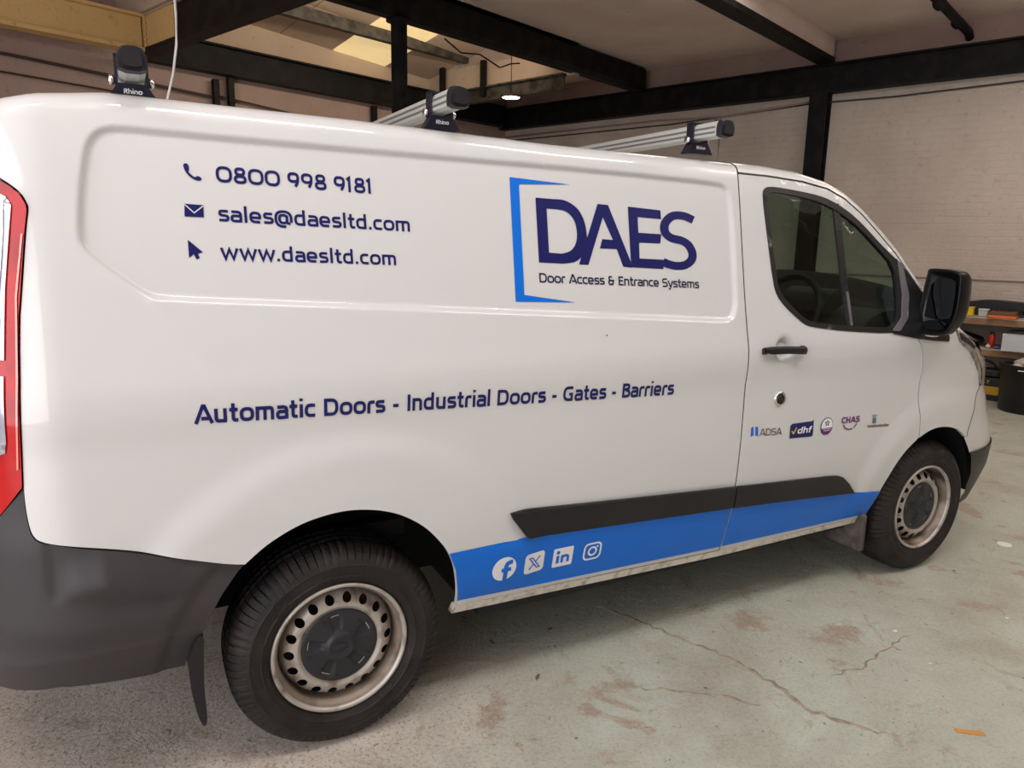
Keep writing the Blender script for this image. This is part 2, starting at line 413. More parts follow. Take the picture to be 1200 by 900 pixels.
    G['G'] = (.98, [[(.84, T), (.52, T)]+EL(.52, .5, .50-s, .5-s, 90, 270, 16)+[(.86-s, B), (.86-s, .47), (.52, .47)]])
    G['C'] = (.86, [[(.80, T), (.50, T)]+EL(.50, .5, .48-s, .5-s, 90, 270, 16)+[(.80, B)]])
    G['I'] = (.34, [[(.16, 1), (.16, 0)]])
    G['S'] = (.80, [[(.72, T), (.34, T)]+EL(.32, (T+.51)/2, .28-s*.8, (T-.51)/2, 90, 270, 8)+[(.46, .51)]+EL(.46, (.51+B)/2, .30-s*.8, (.51-B)/2, 90, -90, 8)+[(.05, B)]])
    G['H'] = (.92, [[(.05+s, 0), (.05+s, 1)], [(.85-s, 0), (.85-s, 1)], [(.08, .5), (.80, .5)]])
    G['L'] = (.70, [[(.05+s, 1), (.05+s, B), (.62, B)]])
    G['T'] = (.80, [[(.40, 0), (.40, 1)], [(.03, T), (.77, T)]])
    G['W'] = (1.3, [[(.05, 1), (.34, .04), (.63, .9), (.92, .04), (1.21, 1)]])
    G['R'] = (.84, [[(.05+s, 0), (.05+s, 1)], [(.08, T), (.46, T)]+EL(.46, .72, .28-s*.8, T-.72, 90, -90, 8)+[(.08, .45)], [(.40, .46), (.74, 0)]])
    return G
def ribbon(pts, w):
    p = [pts[0]]
    for q in pts[1:]:
        if math.hypot(q[0]-p[-1][0], q[1]-p[-1][1]) > 1e-4: p.append(q)
    n = len(p)
    if n < 2: return []
    closed = math.hypot(p[0][0]-p[-1][0], p[0][1]-p[-1][1]) < 1e-3
    L = []; R = []
    for i in range(n):
        if closed: a = p[(i-1) % (n-1)]; b = p[i]; c = p[(i+1) % (n-1)] if i < n-1 else p[1]
        else: a = p[max(i-1, 0)]; b = p[i]; c = p[min(i+1, n-1)]
        d1 = (b[0]-a[0], b[1]-a[1]); d2 = (c[0]-b[0], c[1]-b[1])
        if d1 == (0, 0): d1 = d2
        if d2 == (0, 0): d2 = d1
        l1 = math.hypot(*d1); l2 = math.hypot(*d2); n1 = (-d1[1]/l1, d1[0]/l1); n2 = (-d2[1]/l2, d2[0]/l2)
        mx, my = n1[0]+n2[0], n1[1]+n2[1]; ml = math.hypot(mx, my)
        if ml < .3: mx, my = n1; k = 1
        else: mx /= ml; my /= ml; k = min(1/max(mx*n1[0]+my*n1[1], .45), 2.2)
        L.append((b[0]+mx*w/2*k, b[1]+my*w/2*k)); R.append((b[0]-mx*w/2*k, b[1]-my*w/2*k))
    return [[R[i], R[i+1], L[i+1], L[i]] for i in range(n-1)]
def text_polys(s, x0, z0, x1, h, w=.15, dz=0., gap=0.0, italic=0., words=False):
    G = glyphs(w); cur = 0; out = []; wi = 0; W_ = []
    for ch in s:
        if ch == ' ': cur += .42; wi += 1; continue
        adv, st = G[ch]
        for k in st:
            for q in ribbon(k, w): out.append([(cur+a+italic*b, b) for a, b in q]); W_.append(wi)
        cur += adv+gap
    total = cur-.08; sx = (x1-x0)/total
    out = [[(x0+a*sx, z0+b*h+dz*(a/total)) for a, b in q] for q in out]
    return [[q for q, k in zip(out, W_) if k == i] for i in range(wi+1)] if words else out

# ================================================================ SETTING
def wallmat(name, c1, c2, c3, brick=True, rough=.75, bs=.6):
    m = bpy.data.materials.new(name); m.use_nodes = True; nt = m.node_tree; b = nt.nodes['Principled BSDF']; b.inputs['Roughness'].default_value = rough
    tc = nt.nodes.new('ShaderNodeTexCoord')
    def noise(sc, det=6, ro=.6):
        n = nt.nodes.new('ShaderNodeTexNoise'); n.inputs['Scale'].default_value = sc; n.inputs['Detail'].default_value = det; n.inputs['Roughness'].default_value = ro
        nt.links.new(tc.outputs['Object'], n.inputs['Vector']); return n.outputs[0]
    def rng(src, a, b_):
        r = nt.nodes.new('ShaderNodeMapRange'); r.inputs[1].default_value = a; r.inputs[2].default_value = b_; nt.links.new(src, r.inputs[0]); return r.outputs[0]
    def mix(f, a, c):
        x = nt.nodes.new('ShaderNodeMix'); x.data_type = 'RGBA'; nt.links.new(f, x.inputs[0])
        if isinstance(a, tuple): x.inputs[6].default_value = (*a, 1)
        else: nt.links.new(a, x.inputs[6])
        if isinstance(c, tuple): x.inputs[7].default_value = (*c, 1)
        else: nt.links.new(c, x.inputs[7])
        return x.outputs[2]
    col = mix(rng(noise(.9), .35, .65), c1, c2)
    col = mix(rng(noise(11., 8, .75), .58, .76), col, c3)
    nt.links.new(col, b.inputs['Base Color'])
    q = nt.nodes.new('ShaderNodeBump'); q.inputs['Strength'].default_value = bs; q.inputs['Distance'].default_value = .012
    nt.links.new(noise(28., 8), q.inputs['Height']); nt.links.new(q.outputs[0], b.inputs['Normal'])
    return m
W_BEIGE = wallmat('painted_brick', (.64, .565, .50), (.53, .455, .405), (.36, .28, .24))
W_PINK = wallmat('pinkish_painted_wall', (.42, .30, .265), (.34, .235, .205), (.20, .13, .11))
W_CEIL = wallmat('old_plastered_slab', (.78, .65, .59), (.66, .535, .485), (.38, .28, .23))
W_FASC = wallmat('cream_fascia', (.58, .46, .36), (.50, .38, .30), (.28, .19, .15), bs=.3)
W_YEL = wallmat('yellowed_cream_paint', (.68, .46, .20), (.56, .37, .15), (.30, .18, .08), bs=.4)
W_WHITE = wallmat('white_workshop_wall', (.72, .70, .67), (.62, .59, .56), (.45, .4, .37))
W_PANEL = wallmat('roof_lining_board', (.56, .44, .34), (.46, .35, .27), (.30, .22, .16), bs=.15)

def floor_mat():
    m = bpy.data.materials.new('worn_painted_concrete'); m.use_nodes = True; nt = m.node_tree; b = nt.nodes['Principled BSDF']
    tc = nt.nodes.new('ShaderNodeTexCoord'); co = tc.outputs['Object']
    def noise(sc, det=8, ro=.62, dist=0.):
        n = nt.nodes.new('ShaderNodeTexNoise'); n.inputs['Scale'].default_value = sc; n.inputs['Detail'].default_value = det
        n.inputs['Roughness'].default_value = ro; n.inputs['Distortion'].default_value = dist
        nt.links.new(co, n.inputs['Vector']); return n.outputs[0]
    def rng(src, a, b_, lo=0., hi=1.):
        r = nt.nodes.new('ShaderNodeMapRange'); r.inputs[1].default_value = a; r.inputs[2].default_value = b_; r.inputs[3].default_value = lo; r.inputs[4].default_value = hi
        nt.links.new(src, r.inputs[0]); return r.outputs[0]
    def mul(a, c):
        r = nt.nodes.new('ShaderNodeMath'); r.operation = 'MULTIPLY'; nt.links.new(a, r.inputs[0])
        if isinstance(c, float): r.inputs[1].default_value = c
        else: nt.links.new(c, r.inputs[1])
        return r.outputs[0]
    def mix(f, a, c, blend='MIX'):
        x = nt.nodes.new('ShaderNodeMix'); x.data_type = 'RGBA'; x.blend_type = blend; nt.links.new(f, x.inputs[0])
        for i, q in ((6, a), (7, c)):
            if isinstance(q, tuple): x.inputs[i].default_value = (*q, 1)
            else: nt.links.new(q, x.inputs[i])
        return x.outputs[2]
    # grey-green floor paint, thinner towards the rear of the bay where bare pinkish concrete shows
    sep = nt.nodes.new('ShaderNodeSeparateXYZ'); nt.links.new(co, sep.inputs[0])
    add = nt.nodes.new('ShaderNodeMath'); add.operation = 'ADD'; nt.links.new(sep.outputs[0], add.inputs[0]); nt.links.new(rng(noise(1.3), 0, 1, -.9, .9), add.inputs[1])
    green = mix(rng(noise(2.2), .38, .62), (.49, .535, .455), (.43, .44, .36))
    bare = mix(rng(noise(5.), .35, .65), (.66, .57, .50), (.50, .41, .35))
    col = mix(rng(add.outputs[0], .75, -.1), green, bare)
    col = mix(rng(noise(3.1, 10, .7, .6), .57, .63), col, (.37, .29, .22))
    col = mix(mul(rng(noise(1.1, 8, .6), .55, .68), .45), col, (.33, .29, .24))
    msk = rng(add.outputs[0], .75, -.1, .35, 1.)
    col = mix(mul(mul(rng(noise(60, 4, .7), .40, .62), .7), msk), col, (.66, .62, .55))
    col = mix(mul(mul(rng(noise(75, 4, .7), .55, .62), .75), msk), col, (.17, .135, .11))
    col = mix(mul(rng(noise(17, 5, .7, .4), .655, .675), .8), col, (.05, .045, .04))
    col = mix(mul(rng(noise(6.5, 9, .75, .8), .605, .63), .7), col, (.40, .33, .25))
    nt.links.new(col, b.inputs['Base Color'])
    nt.links.new(rng(noise(4.), .3, .7, .42, .62), b.inputs['Roughness'])
    q = nt.nodes.new('ShaderNodeBump'); q.inputs['Strength'].default_value = .8; q.inputs['Distance'].default_value = .022
    nt.links.new(noise(9, 12, .78, .5), q.inputs['Height'])
    q2 = nt.nodes.new('ShaderNodeBump'); q2.inputs['Strength'].default_value = .45; q2.inputs['Distance'].default_value = .004
    nt.links.new(noise(170, 4, .6), q2.inputs['Height']); nt.links.new(q.outputs[0], q2.inputs['Normal']); nt.links.new(q2.outputs[0], b.inputs['Normal'])
    return m
FLOORM = floor_mat()

def rbox(mb, u0, u1, w0, w1, z0, z1, bev=0.):
    return mb.box((u0, w0, z0), (u1, w1, z1), fr=lambda p: RW(p[0], p[1], p[2]), bev=bev)
def struct(name, boxes, m, parent=None, bev=0., **k):
    mb = MB()
    for b in boxes: rbox(mb, *b, bev=bev)
    if parent is None: k['kind'] = 'structure'
    return mb.build(name, m, parent, **k)
U0, U1, W0, W1, ZC = -4.9, 8.6, -8., 7.25, 4.09
SZ = 4.09
fl = struct('floor', [(U0-.3, U1+.3, W0-.3, W1+.3, -.2, 0)], FLOORM)
wr = struct('wall_right', [(U1, U1+.3, W0-.3, W1+1, 0, 3.9)], W_BEIGE)
struct('wall_back', [(U0-.3, U1+.3, W1, W1+.3, 0, 4.9)], W_PINK)
struct('wall_left', [(U0-.3, U0, W0-.3, -3.4, 0, 4.2), (U0-.3, U0, 2.2, W1+.3, 0, 4.2), (U0-.3, U0, -3.4, 2.2, 3.75, 4.2)], W_WHITE)
struct('wall_front', [(U0, U1, W0-.3, W0, 0, 4.2)], W_PINK)
# dark rubber skirting and stacked-goods height band of the wall behind the photographer
struct('trim_5', [(U0, U1, W0, W0+.02, 0, .35)], BLACK)
# flat slab: everywhere but the raised bay u 2.4..6.8, w 4.4..7.25
struct('ceiling', [(U0, U1+.3, W0, 4.4, ZC, ZC+.2), (U0, 2.4, 4.4, W1, ZC, ZC+.2), (6.8, U1+.3, 4.4, W1+.3, ZC, ZC+.2)], W_CEIL)
# pink strip of wall above the long steel beam
struct('trim_1', [(U1-.02, U1+.3, W0, W1, 3.8, ZC)], W_PINK)
# raised roof bay: fascias and its lining boards
struct('trim_2', [(2.4, 6.9, W1-.04, W1, 3.80, 4.9)], W_FASC)
struct('trim_3', [(6.8, 6.9, 4.4, W1-.04, 3.74, 5.0)], W_FASC)
struct('trim_4', [(2.3, 2.4, 4.4, W1, 3.83, 5.0), (2.4, 6.8, 4.3, 4.4, ZC, 5.2)], W_FASC)
def roofz(u, w): return 4.00+(7.25-w)*.22+(6.8-u)*.055
SKY = mat('lit_rooflight_sheet', (.75, .6, .35), .6, noise=((.6, .45, .22), 5, .4, .6), emit=((1., .74, .36), .62))
rb = empty('roof_lining', RW(4.6, 5.8, 0), 0., kind='structure')
pw = [7.25, 6.42, 5.55, 4.62, 4.35]; pu = [2.4, 3.3, 4.25, 5.05, 5.95, 6.8]
for i in range(len(pw)-1):
    for j in range(len(pu)-1):
        a0, a1, b0, b1 = pu[j]+.008, pu[j+1]-.008, pw[i+1]+.008, pw[i]-.008
        sky = (i == 0 and j == 3) or (i == 1 and j == 3) or (i == 2 and j == 3)
        v = []
        for dz in (0, .03):
            for (a, b) in ((a0, b0), (a1, b0), (a1, b1), (a0, b1)): v.append(RW(a, b, roofz(a, b)+dz)-RW(4.6, 5.8, 0))
        f = [(0, 1, 2, 3), (7, 6, 5, 4), (0, 4, 5, 1), (1, 5, 6, 2), (2, 6, 7, 3), (3, 7, 4, 0)]
        o = obj('rooflight' if sky else 'lining_board', v, f, SKY if sky else W_PANEL, rb)
        if sky: o['label'] = 'glowing yellow rooflight sheet'
# sheet above the boards so no daylight leaks in
v = [RW(a, b, roofz(a, b)+.06) for a, b in ((2.3, 4.3), (6.95, 4.3), (6.95, 7.6), (2.3, 7.6))]
obj('roof', v, [(0, 3, 2, 1)], BLACK, kind='structure')

# steelwork: I sections (web + two flanges)
def ibeam(name, axis, a0, a1, c, z0, z1, wd, m=STEEL, mid=None, **k):
    mb = MB(); t = .022
    parts = [(c-wd/2, c+wd/2, z0, z0+t), (c-wd/2, c+wd/2, z1-t, z1), (c-t/2, c+t/2, z0+t, z1-t)]
    for (p0, p1, q0, q1) in parts:
        if axis == 'u': rbox(mb, a0, a1, p0, p1, q0, q1)
        else: rbox(mb, p0, p1, a0, a1, q0, q1)
    return mb.build(name, m, None, kind='structure', **k)
ibeam('steel_beam', 'w', W0, W1, U1-.09, 3.47, 3.81, .17)                       # along the right wall
ibeam('steel_beam', 'u', 2.4, U1-.2, W1-.12, 3.50, 3.83, .16)                  # along the back wall
mb = MB(); 
for (a, b) in ((0, 0),): rbox(mb, 2.4, U1-.18, 4.31, 4.53, 3.76, ZC, bev=.05)
mb.build('steel_beam', STEEL, kind='structure')                                # boxed beam carrying the slab edge
ibeam('steel_beam', 'w', 4.53, W1-.22, 6.76, 3.56, 3.76, .12, SHIM)            # dirty beam under the fascia
# concrete-cased beam with a steel bottom plate, right bay
struct('concrete_beam', [(U0, U1-.18, 1.70, 1.86, 3.86, ZC)], W_CEIL)
struct('steel_plate', [(U0, U1-.18, 1.68, 1.88, 3.80, 3.858)], STEEL)
# beam running over the photographer's left and the yellowed beam that meets it
struct('steel_beam', [(2.30, 2.48, W0+2, W1-.24, 3.48, 3.52), (2.33, 2.37, W0+2, 5.95, 3.52, 3.84), (2.30, 2.48, W0+2, W1-.24, 3.84, 3.87)], STEEL)
struct('beam_end', [(2.322, 2.368, 5.97, 6.80, 3.521, 3.839)], W_YEL)
struct('yellow_beam', [(U0, 2.30, 6.68, 6.74, 3.52, 3.82), (U0, 2.30, 6.62, 6.80, 3.48, 3.52), (U0, 2.30, 6.62, 6.80, 3.82, 3.85)], W_YEL)
# rivets on the beam end
for k in range(6):
    mb = MB(); p = RW(2.305, 6.60, 3.54+k*.055)
    mb.lathe([(.016, 0), (.014, .008), (.006, .012), (.0005, .013)], (0, 0, 0), n=8)
    r = mb.build('rivet', W_YEL, None, True, kind='structure'); r.location = p; r.rotation_euler = (0, -PI/2, ROOMROT)
struct('purlin', [(2.45, 6.78, 6.33, 6.43, 4.13, 4.27)], SHIM)
struct('purlin', [(2.45, 6.78, 5.45, 5.55, 4.30, 4.44)], SHIM)
# round post carrying the boxed beam
mb = MB().lathe([(.14, 0), (.14, .012), (.082, .014), (.082, 3.74), (.13, 3.745), (.13, 3.76)], (0, 0, 0), n=28)
o = mb.build('round_column', STEEL, None, True, kind='structure'); o.location = RW(3.90, 4.42, 0)
for (u, w, z0, z1, s) in ((U1-.09, 1.84, 0, 3.47, .17),):
    ib = MB()
    rbox(ib, u-s/2, u-s/2+.02, w-.11, w+.11, z0, z1); rbox(ib, u+s/2-.02, u+s/2, w-.11, w+.11, z0, z1); rbox(ib, u-s/2+.02, u+s/2-.02, w-.012, w+.012, z0, z1)
    ib.build('steel_column', STEEL, kind='structure')
# hangers and brackets
for (u, w, z0, z1) in ((6.70, 6.80, 3.5, 4.20), (6.70, 5.95, 3.62, 4.10), (5.7, 7.17, 3.25, 3.47), (3.33, 7.17, 3.02, 3.44), (3.52, 7.17, 2.9, 3.5)):
    struct('steel_bracket', [(u-.035, u+.035, w-.035, w+.035, z0, z1)], STEEL)
# pipes
def tubeobj(name, pts, r, m, n=10, **k):
    return MB().tube(pts, r, n).build(name, m, None, True, **k)
tubeobj('ceiling_pipe', [RW(2, .36, 3.99), RW(8.5, .30, 3.94), RW(8.58, .30, 3.9)], .045, STEEL, kind='structure')
for u in (7.3, 8.1): tubeobj('pipe_collar', [RW(u-.04, .33, 3.955), RW(u+.04, .33, 3.955)], .06, STEEL, kind='structure')
CABLE = mat('dusty_cable', (.05, .035, .03), .7)
tubeobj('wall_conduit', [RW(U0, 7.2, 3.36), RW(1.2, 7.2, 3.33), RW(3.3, 7.2, 3.24), RW(3.31, 7.2, 3.24)], .016, CABLE, kind='structure')
tubeobj('wall_conduit', [RW(U0, 7.2, 3.30), RW(3.5, 7.2, 3.10)], .010, CABLE, kind='structure')
tubeobj('wall_cable', [RW(3.4, 7.2, 3.26), RW(4.3, 7.2, 3.20), RW(5.6, 7.2, 3.02), RW(6.2, 7.2, 3.0)], .012, CABLE, kind='structure')
tubeobj('wall_conduit', [RW(8.56, 7.2, 3.36), RW(8.56, 4.2, 3.37), RW(8.56, 3.2, 3.33), RW(8.56, 1.95, 3.40)], .012, W_PINK, kind='structure')
tubeobj('wall_conduit', [RW(8.57, 7.2, 3.30), RW(8.57, 4.0, 3.30), RW(8.57, 1.95, 3.38), RW(8.57, 1.0, 3.36), RW(8.57, -3, 3.43)], .009, CABLE, kind='structure')
tubeobj('wall_cable', [RW(8.56, 3.28, 3.30), RW(8.56, 3.2, 3.27), RW(8.56, 3.2, 2.2), RW(8.56, 3.22, 1.2)], .008, CABLE, kind='structure')
tubeobj('ceiling_wire', [RW(4.9, 1.6, 4.08), RW(4.9, 1.62, 3.86), RW(4.88, 1.60, 3.80)], .004, CABLE, kind='structure')
tag(tubeobj('hanging_flex', [(-.19, 2.55, 4.08), (-.176, 2.5, 3.0), (-.172, 2.5, 2.75), (-.18, 2.5, 2.60), (-.205, 2.5, 2.45), (-.245, 2.5, 2.31), (-.28, 2.5, 2.1), (-.29, 2.5, 1.2)], .0065, mat('white_flex', (.72, .70, .68), .4), 8), 'white flex hanging from the ceiling behind the van roof', 'cord')
# tangled black cable on the boxed beam
tag(tubeobj('beam_cable', [RW(4.6, 4.50, 3.74), RW(4.9, 4.55, 3.66), RW(5.2, 4.55, 3.70), RW(5.55, 4.56, 3.62), RW(5.75, 4.56, 3.70), RW(5.9, 4.56, 3.73)], .009, BLACK, 6), 'thin black cable sagging under the boxed steel beam by the pendant lamp', 'cable')

# ledge line and fine brick courses of the right wall, painted over: joints and edges as one part
mb = MB()
rng_ = random.Random(3)
z = .02; row = 0
while z < 3.40:
    w = -3.6 + (0 if row % 2 else -.115)
    while w < 7.0:
        d = rng_.uniform(.0018, .0042); L = .225
        x0, x1 = w+.005, w+L-.005
        u = U1-d
        vv = [RW(U1, x0, z+.004), RW(U1, x1, z+.004), RW(U1, x1, z+.071), RW(U1, x0, z+.071), RW(u, x0+.003, z+.007), RW(u, x1-.003, z+.007), RW(u, x1-.003, z+.068), RW(u, x0+.003, z+.068)]
        mb.add(vv, [(4, 7, 6, 5), (0, 4, 5, 1), (1, 5, 6, 2), (2, 6, 7, 3), (3, 7, 4, 0)])
        w += L
    z += .075; row += 1
o = mb.build('brickwork', W_BEIGE, wr); o['kind'] = 'stuff'
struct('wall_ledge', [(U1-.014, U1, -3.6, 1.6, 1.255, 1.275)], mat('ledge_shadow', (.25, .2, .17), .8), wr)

# door frame around the opening behind the camera
struct('door_1', [(U0-.05, U0+.08, -3.5, -3.4, 0, 3.85), (U0-.05, U0+.08, 2.2, 2.3, 0, 3.85), (U0-.05, U0+.1, -3.5, 2.3, 3.75, 4.05)], mat('roller_door_frame', (.5, .5, .5), .5, .3))

# cracks of the floor: thin raised fillets
CRK = mat('crack_fill', (.34, .29, .225), .8, noise=((.20, .165, .13), 30, .4, .65))
def crack(pts, w, seed):
    R_ = random.Random(seed); P = []
    pts = resample(pts, .03, False)
    v = []; f = []
    for i, p in enumerate(pts):
        q = pts[min(i+1, len(pts)-1)]; o_ = pts[max(i-1, 0)]; d = Vector((q[0]-o_[0], q[1]-o_[1])).normalized(); n = Vector((-d.y, d.x))
        j = R_.uniform(-.012, .012); ww = w*R_.uniform(.3, 1.)*min(1, .2+i*.2, .2+(len(pts)-1-i)*.2)
        c = Vector(p)+n*j
        for s_, zz in ((-ww, .0004), (-ww*.3, .0035), (ww*.4, .003), (ww, .0004)): v.append((c.x+n.x*s_, c.y+n.y*s_, zz))
    for i in range(len(pts)-1):
        for k in range(3): f.append((i*4+k, i*4+k+1, i*4+4+k+1, i*4+4+k))
    return obj('floor_crack', v, f, CRK, fl, True)
crack([(1.26, .44), (1.40, .10), (1.48, -.13), (1.52, -.36), (1.50, -.50), (1.56, -.62), (1.63, -.72)], .014, 1)
crack([(1.0, -.1), (1.15, -.22), (1.3, -.33), (1.36, -.42)], .009, 3)
crack([(1.75, -.4), (1.9, -.42), (2.1, -.38), (2.3, -.35)], .006, 4)

# ================================================================ THE VAN
VAN = empty('panel_van', (1.4, .98, 0), 0., label='white panel van with blue side stripe, navy lettering and three roof bars', cat='van')
VO = Vector((1.4, .98, 0))
def fix(o):
    """meshes are drafted in scene coordinates: move them into the van's frame"""
    return o
CH0 = len(COL.objects)
side_top = [(x, float(E_side(x))+.10) for x in np.arange(1.598, -.94, -.08)]
light_edge0 = [(-.93, 1.775), (-.85, 1.762), (-.767, 1.731), (-.747, 1.716), (-.727, 1.697), (-.715, 1.672), (-.713, 1.655), (-.721, 1.608), (-.741, 1.462), (-.749, 1.406), (-.756, 1.325), (-.761, 1.244), (-.779, .988), (-.780, .936), (-.777, .886), (-.769, .855), (-.747, .839), (-.674, .820), (-.565, .790), (-.44, .747), (-.333, .711), (-.280, .698)]
light_edge = light_edge0[:3]+spl(light_edge0[3:9], 3)[:-1]+light_edge0[8:12]+spl(light_edge0[12:], 4)
ARCHR = [(-.28, .698), (-.218, .746), (-.141, .785), (-.069, .805), (.012, .812), (.095, .801), (.176, .772), (.251, .722), (.307, .662), (.345, .606), (.372, .537), (.390, .441), (.394, .385)]
ARCHR = spl(ARCHR, 4)
side = [(-.93, 1.80)]+light_edge[0:]+ARCHR[1:]+[(1.5965, .352), (1.5965, 1.9)]+side_top
# rings of extra points keep the pressed edge crisp
def rings(poly, offs, step):
    P = resample(poly, step); n = len(P); out = []
    for o_ in offs:
        for i in range(n):
            a = P[i-1]; b = P[(i+1) % n]; dx, dz = b[0]-a[0], b[1]-a[1]; L = math.hypot(dx, dz) or 1
            out.append((P[i][0]-dz/L*o_, P[i][1]+dx/L*o_))
    return out
ex = rings(PANEL, (-.005, .0, .005, .010, .015, .020, .027), .014)
ex2 = rings(PANEL, (.0,-.005, -.010, -.015, -.020, -.027, .005), .014)
extra = ex if np.mean(inpoly(np.array([e[0] for e in ex[-40:]]), np.array([e[1] for e in ex[-40:]]), PANEL)) > .5 else ex2
zrows = [(x, z) for z in (1.147, 1.18, 1.208, 1.235) for x in np.arange(-.6, 1.58, .03)]
SP = patch('side_panel', side, PAINT, VAN, sp=.024, extra=extra+zrows, top=E_side, rim=.016)

# front door: opening for the glass
def gtop(x): return np.interp(x, [1.6, 1.761, 1.952, 2.102, 2.204, 2.308, 2.415, 2.525, 2.694, 2.80, 2.87, 2.93], [1.878, 1.875, 1.864, 1.842, 1.806, 1.746, 1.666, 1.579, 1.412, 1.325, 1.277, 1.24])
WIN = [(1.721, 1.799), (1.736, 1.639), (1.755, 1.463), (1.772, 1.41), (1.815, 1.365), (1.885, 1.314), (1.92, 1.293), (1.955, 1.282), (2.162, 1.256), (2.458, 1.235), (2.523, 1.248), (2.571, 1.298), (2.585, 1.421), (2.555, 1.53), (2.523, 1.556), (2.415, 1.625), (2.305, 1.706), (2.225, 1.752), (2.149, 1.785), (2.075, 1.807), (1.997, 1.819), (1.851, 1.832), (1.76, 1.836), (1.731, 1.825)]
DTOP = [(x, float(gtop(x))-.004) for x in (1.6045, 1.68, 1.761, 1.85, 1.952, 2.03, 2.102, 2.155, 2.204, 2.255, 2.308, 2.36, 2.415, 2.47, 2.525, 2.61, 2.694)]
SEAMF = [(2.655, 1.23), (2.645, 1.200), (2.662, 1.181), (2.688, 1.133), (2.712, 1.057), (2.703, 1.026), (2.698, .983), (2.706, .896), (2.724, .796), (2.732, .735)]
ARCHF = [(2.512, .350), (2.524, .42), (2.540, .485), (2.565, .55), (2.600, .612), (2.655, .678), (2.730, .729)]
ARCHF = spl(ARCHF, 4); WIN = chaikin(WIN, 1); SEAMF = spl(SEAMF, 3)
door = DTOP+SEAMF+ARCHF[::-1][1:]+[(1.6045, .347)]
DOOR = patch('front_door', door, PAINT, VAN, holes=[WIN], sp=.024, rim=.016, extra=[(x, z) for z in (1.147, 1.18, 1.208, 1.235) for x in np.arange(1.63, 2.66, .03)]+[(1.797+r*math.cos(a), 1.197+r*math.sin(a)) for r in (.012, .024, .034, .044, .054) for a in np.arange(0, 6.28, .4)])
# front wing
ARCHF2 = [(2.737, .731), (2.802, .757), (2.870, .768), (2.939, .764), (3.0, .752), (3.053, .733), (3.10, .704)]
FB = [(3.124, .688), (3.131, .746), (3.150, .80), (3.161, .84), (3.170, .872), (3.202, .912), (3.226, .935)]
HLI = [(3.204, .973), (3.188, 1.011), (3.150, 1.047), (3.113, 1.081), (3.053, 1.128), (2.984, 1.158), (2.953, 1.181), (2.926, 1.232)]
ARCHF2 = spl(ARCHF2, 3)
wing = [(a+.007, b) for a, b in SEAMF[:-1]]+ARCHF2+FB+HLI+[(2.93, 1.236), (2.87, 1.273), (2.80, 1.321), (2.70, 1.402)]
patch('front_wing', wing, PAINT, VAN, sp=.022, rim=.016)

# black strips behind the seams: the shade of the gaps put in as colour
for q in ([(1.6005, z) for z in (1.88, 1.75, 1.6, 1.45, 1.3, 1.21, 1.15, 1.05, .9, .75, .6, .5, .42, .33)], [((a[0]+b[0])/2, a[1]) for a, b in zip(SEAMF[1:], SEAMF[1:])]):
    q = resample(q, .03, False); n0 = bpy.data.objects.get('seam_shade')
    sheet('seam_shade', ribbon([(a+(.0035 if q[0][0] > 2 else 0), b) for a, b in q], .016), BLACK, VAN, off=-.0035, sp=.5)
# bare sill below the stripe
sill = [(.392, .384), (1.0, .364), (1.6, .347), (2.1, .346), (2.515, .348), (2.512, .322), (1.6, .318), (1.0, .334), (.384, .352)]
patch('sill', sill, SILLM, VAN, sp=.03, off=-.001, rim=.03)

# windscreen pillar / cant rail / roof, lofted from the edge line to the other side
EX = [(x, float(E_side(x))+.0) for x in np.arange(-.93, 1.60, .11)]
edge = [(float(x), float(gtop(x))+.004) for x in (1.603, 1.68, 1.761, 1.85, 1.952, 2.03, 2.102, 2.155, 2.204, 2.255, 2.308, 2.36, 2.415, 2.47, 2.525, 2.61, 2.694, 2.75, 2.80, 2.835, 2.87, 2.90, 2.93)]
def roll_rows(e, hfun, closed=False, nr=9):
    rows = []
    for i, (x, z) in enumerate(e):
        a = e[max(i-1, 0)]; b = e[min(i+1, len(e)-1)]; dx, dz = b[0]-a[0], b[1]-a[1]; L = math.hypot(dx, dz)
        n = (-dz/L, dx/L)
        if i == 0: n = (0., 1.)
        h = hfun(x); y0 = float(V(x, z)); r = []
        for k in range(nr):
            s = k/(nr-1); g = 2*s*(1-s)*h*.95+s*s*h; yy = y0+2*s*(1-s)*.17*h+s*s*.12
            r.append((x+n[0]*g, yy, z+n[1]*g))
        rows.append((r, n))
    return rows
h_f = lambda x: float(np.interp(x, [1.6, 1.95, 2.1, 2.3, 2.5, 2.7, 2.8, 2.93], [.047, .047, .042, .050, .055, .050, .03, .018]))
rows = roll_rows(edge, h_f)
def crown(x): return float(np.interp(x, [1.6, 2.0, 2.3, 2.7, 2.93], [.035, .05, .12, .17, .2]))
def strip(rws, m, name, both=True, **k):
    v = []; f = []; n = len(rws[0])
    for r in rws: v += r
    for i in range(len(rws)-1):
        for j in range(n-1): a = i*n+j; f.append((a, a+n, a+n+1, a+1))
    if both: obj(name, [mir(p, True) for p in v], [g[::-1] for g in f], m, VAN, True, **k)
    return obj(name, v, f, m, VAN, True, **k)
strip([r for r, n in rows[:19]], PAINT, 'cant_rail')
def across(r_end, n, c, k=17):
    x, y, z = r_end; out = []
    for j in range(k):
        t = j/(k-1); b = c*math.sin(PI*t)**.9 if 0 < t < 1 else 0
        out.append((x+n[0]*b, y+(1.96-2*y)*t, z+n[1]*b))
    return out
roofrows = []
for x in list(np.arange(-.93, 1.60, .11)):
    z = float(E_side(x))+.045; roofrows.append(across((x, float(V(x, float(E_side(x))))+.12, z), (0, 1), .035*float(np.interp(x, [-.95, -.5], [.3, 1]))))
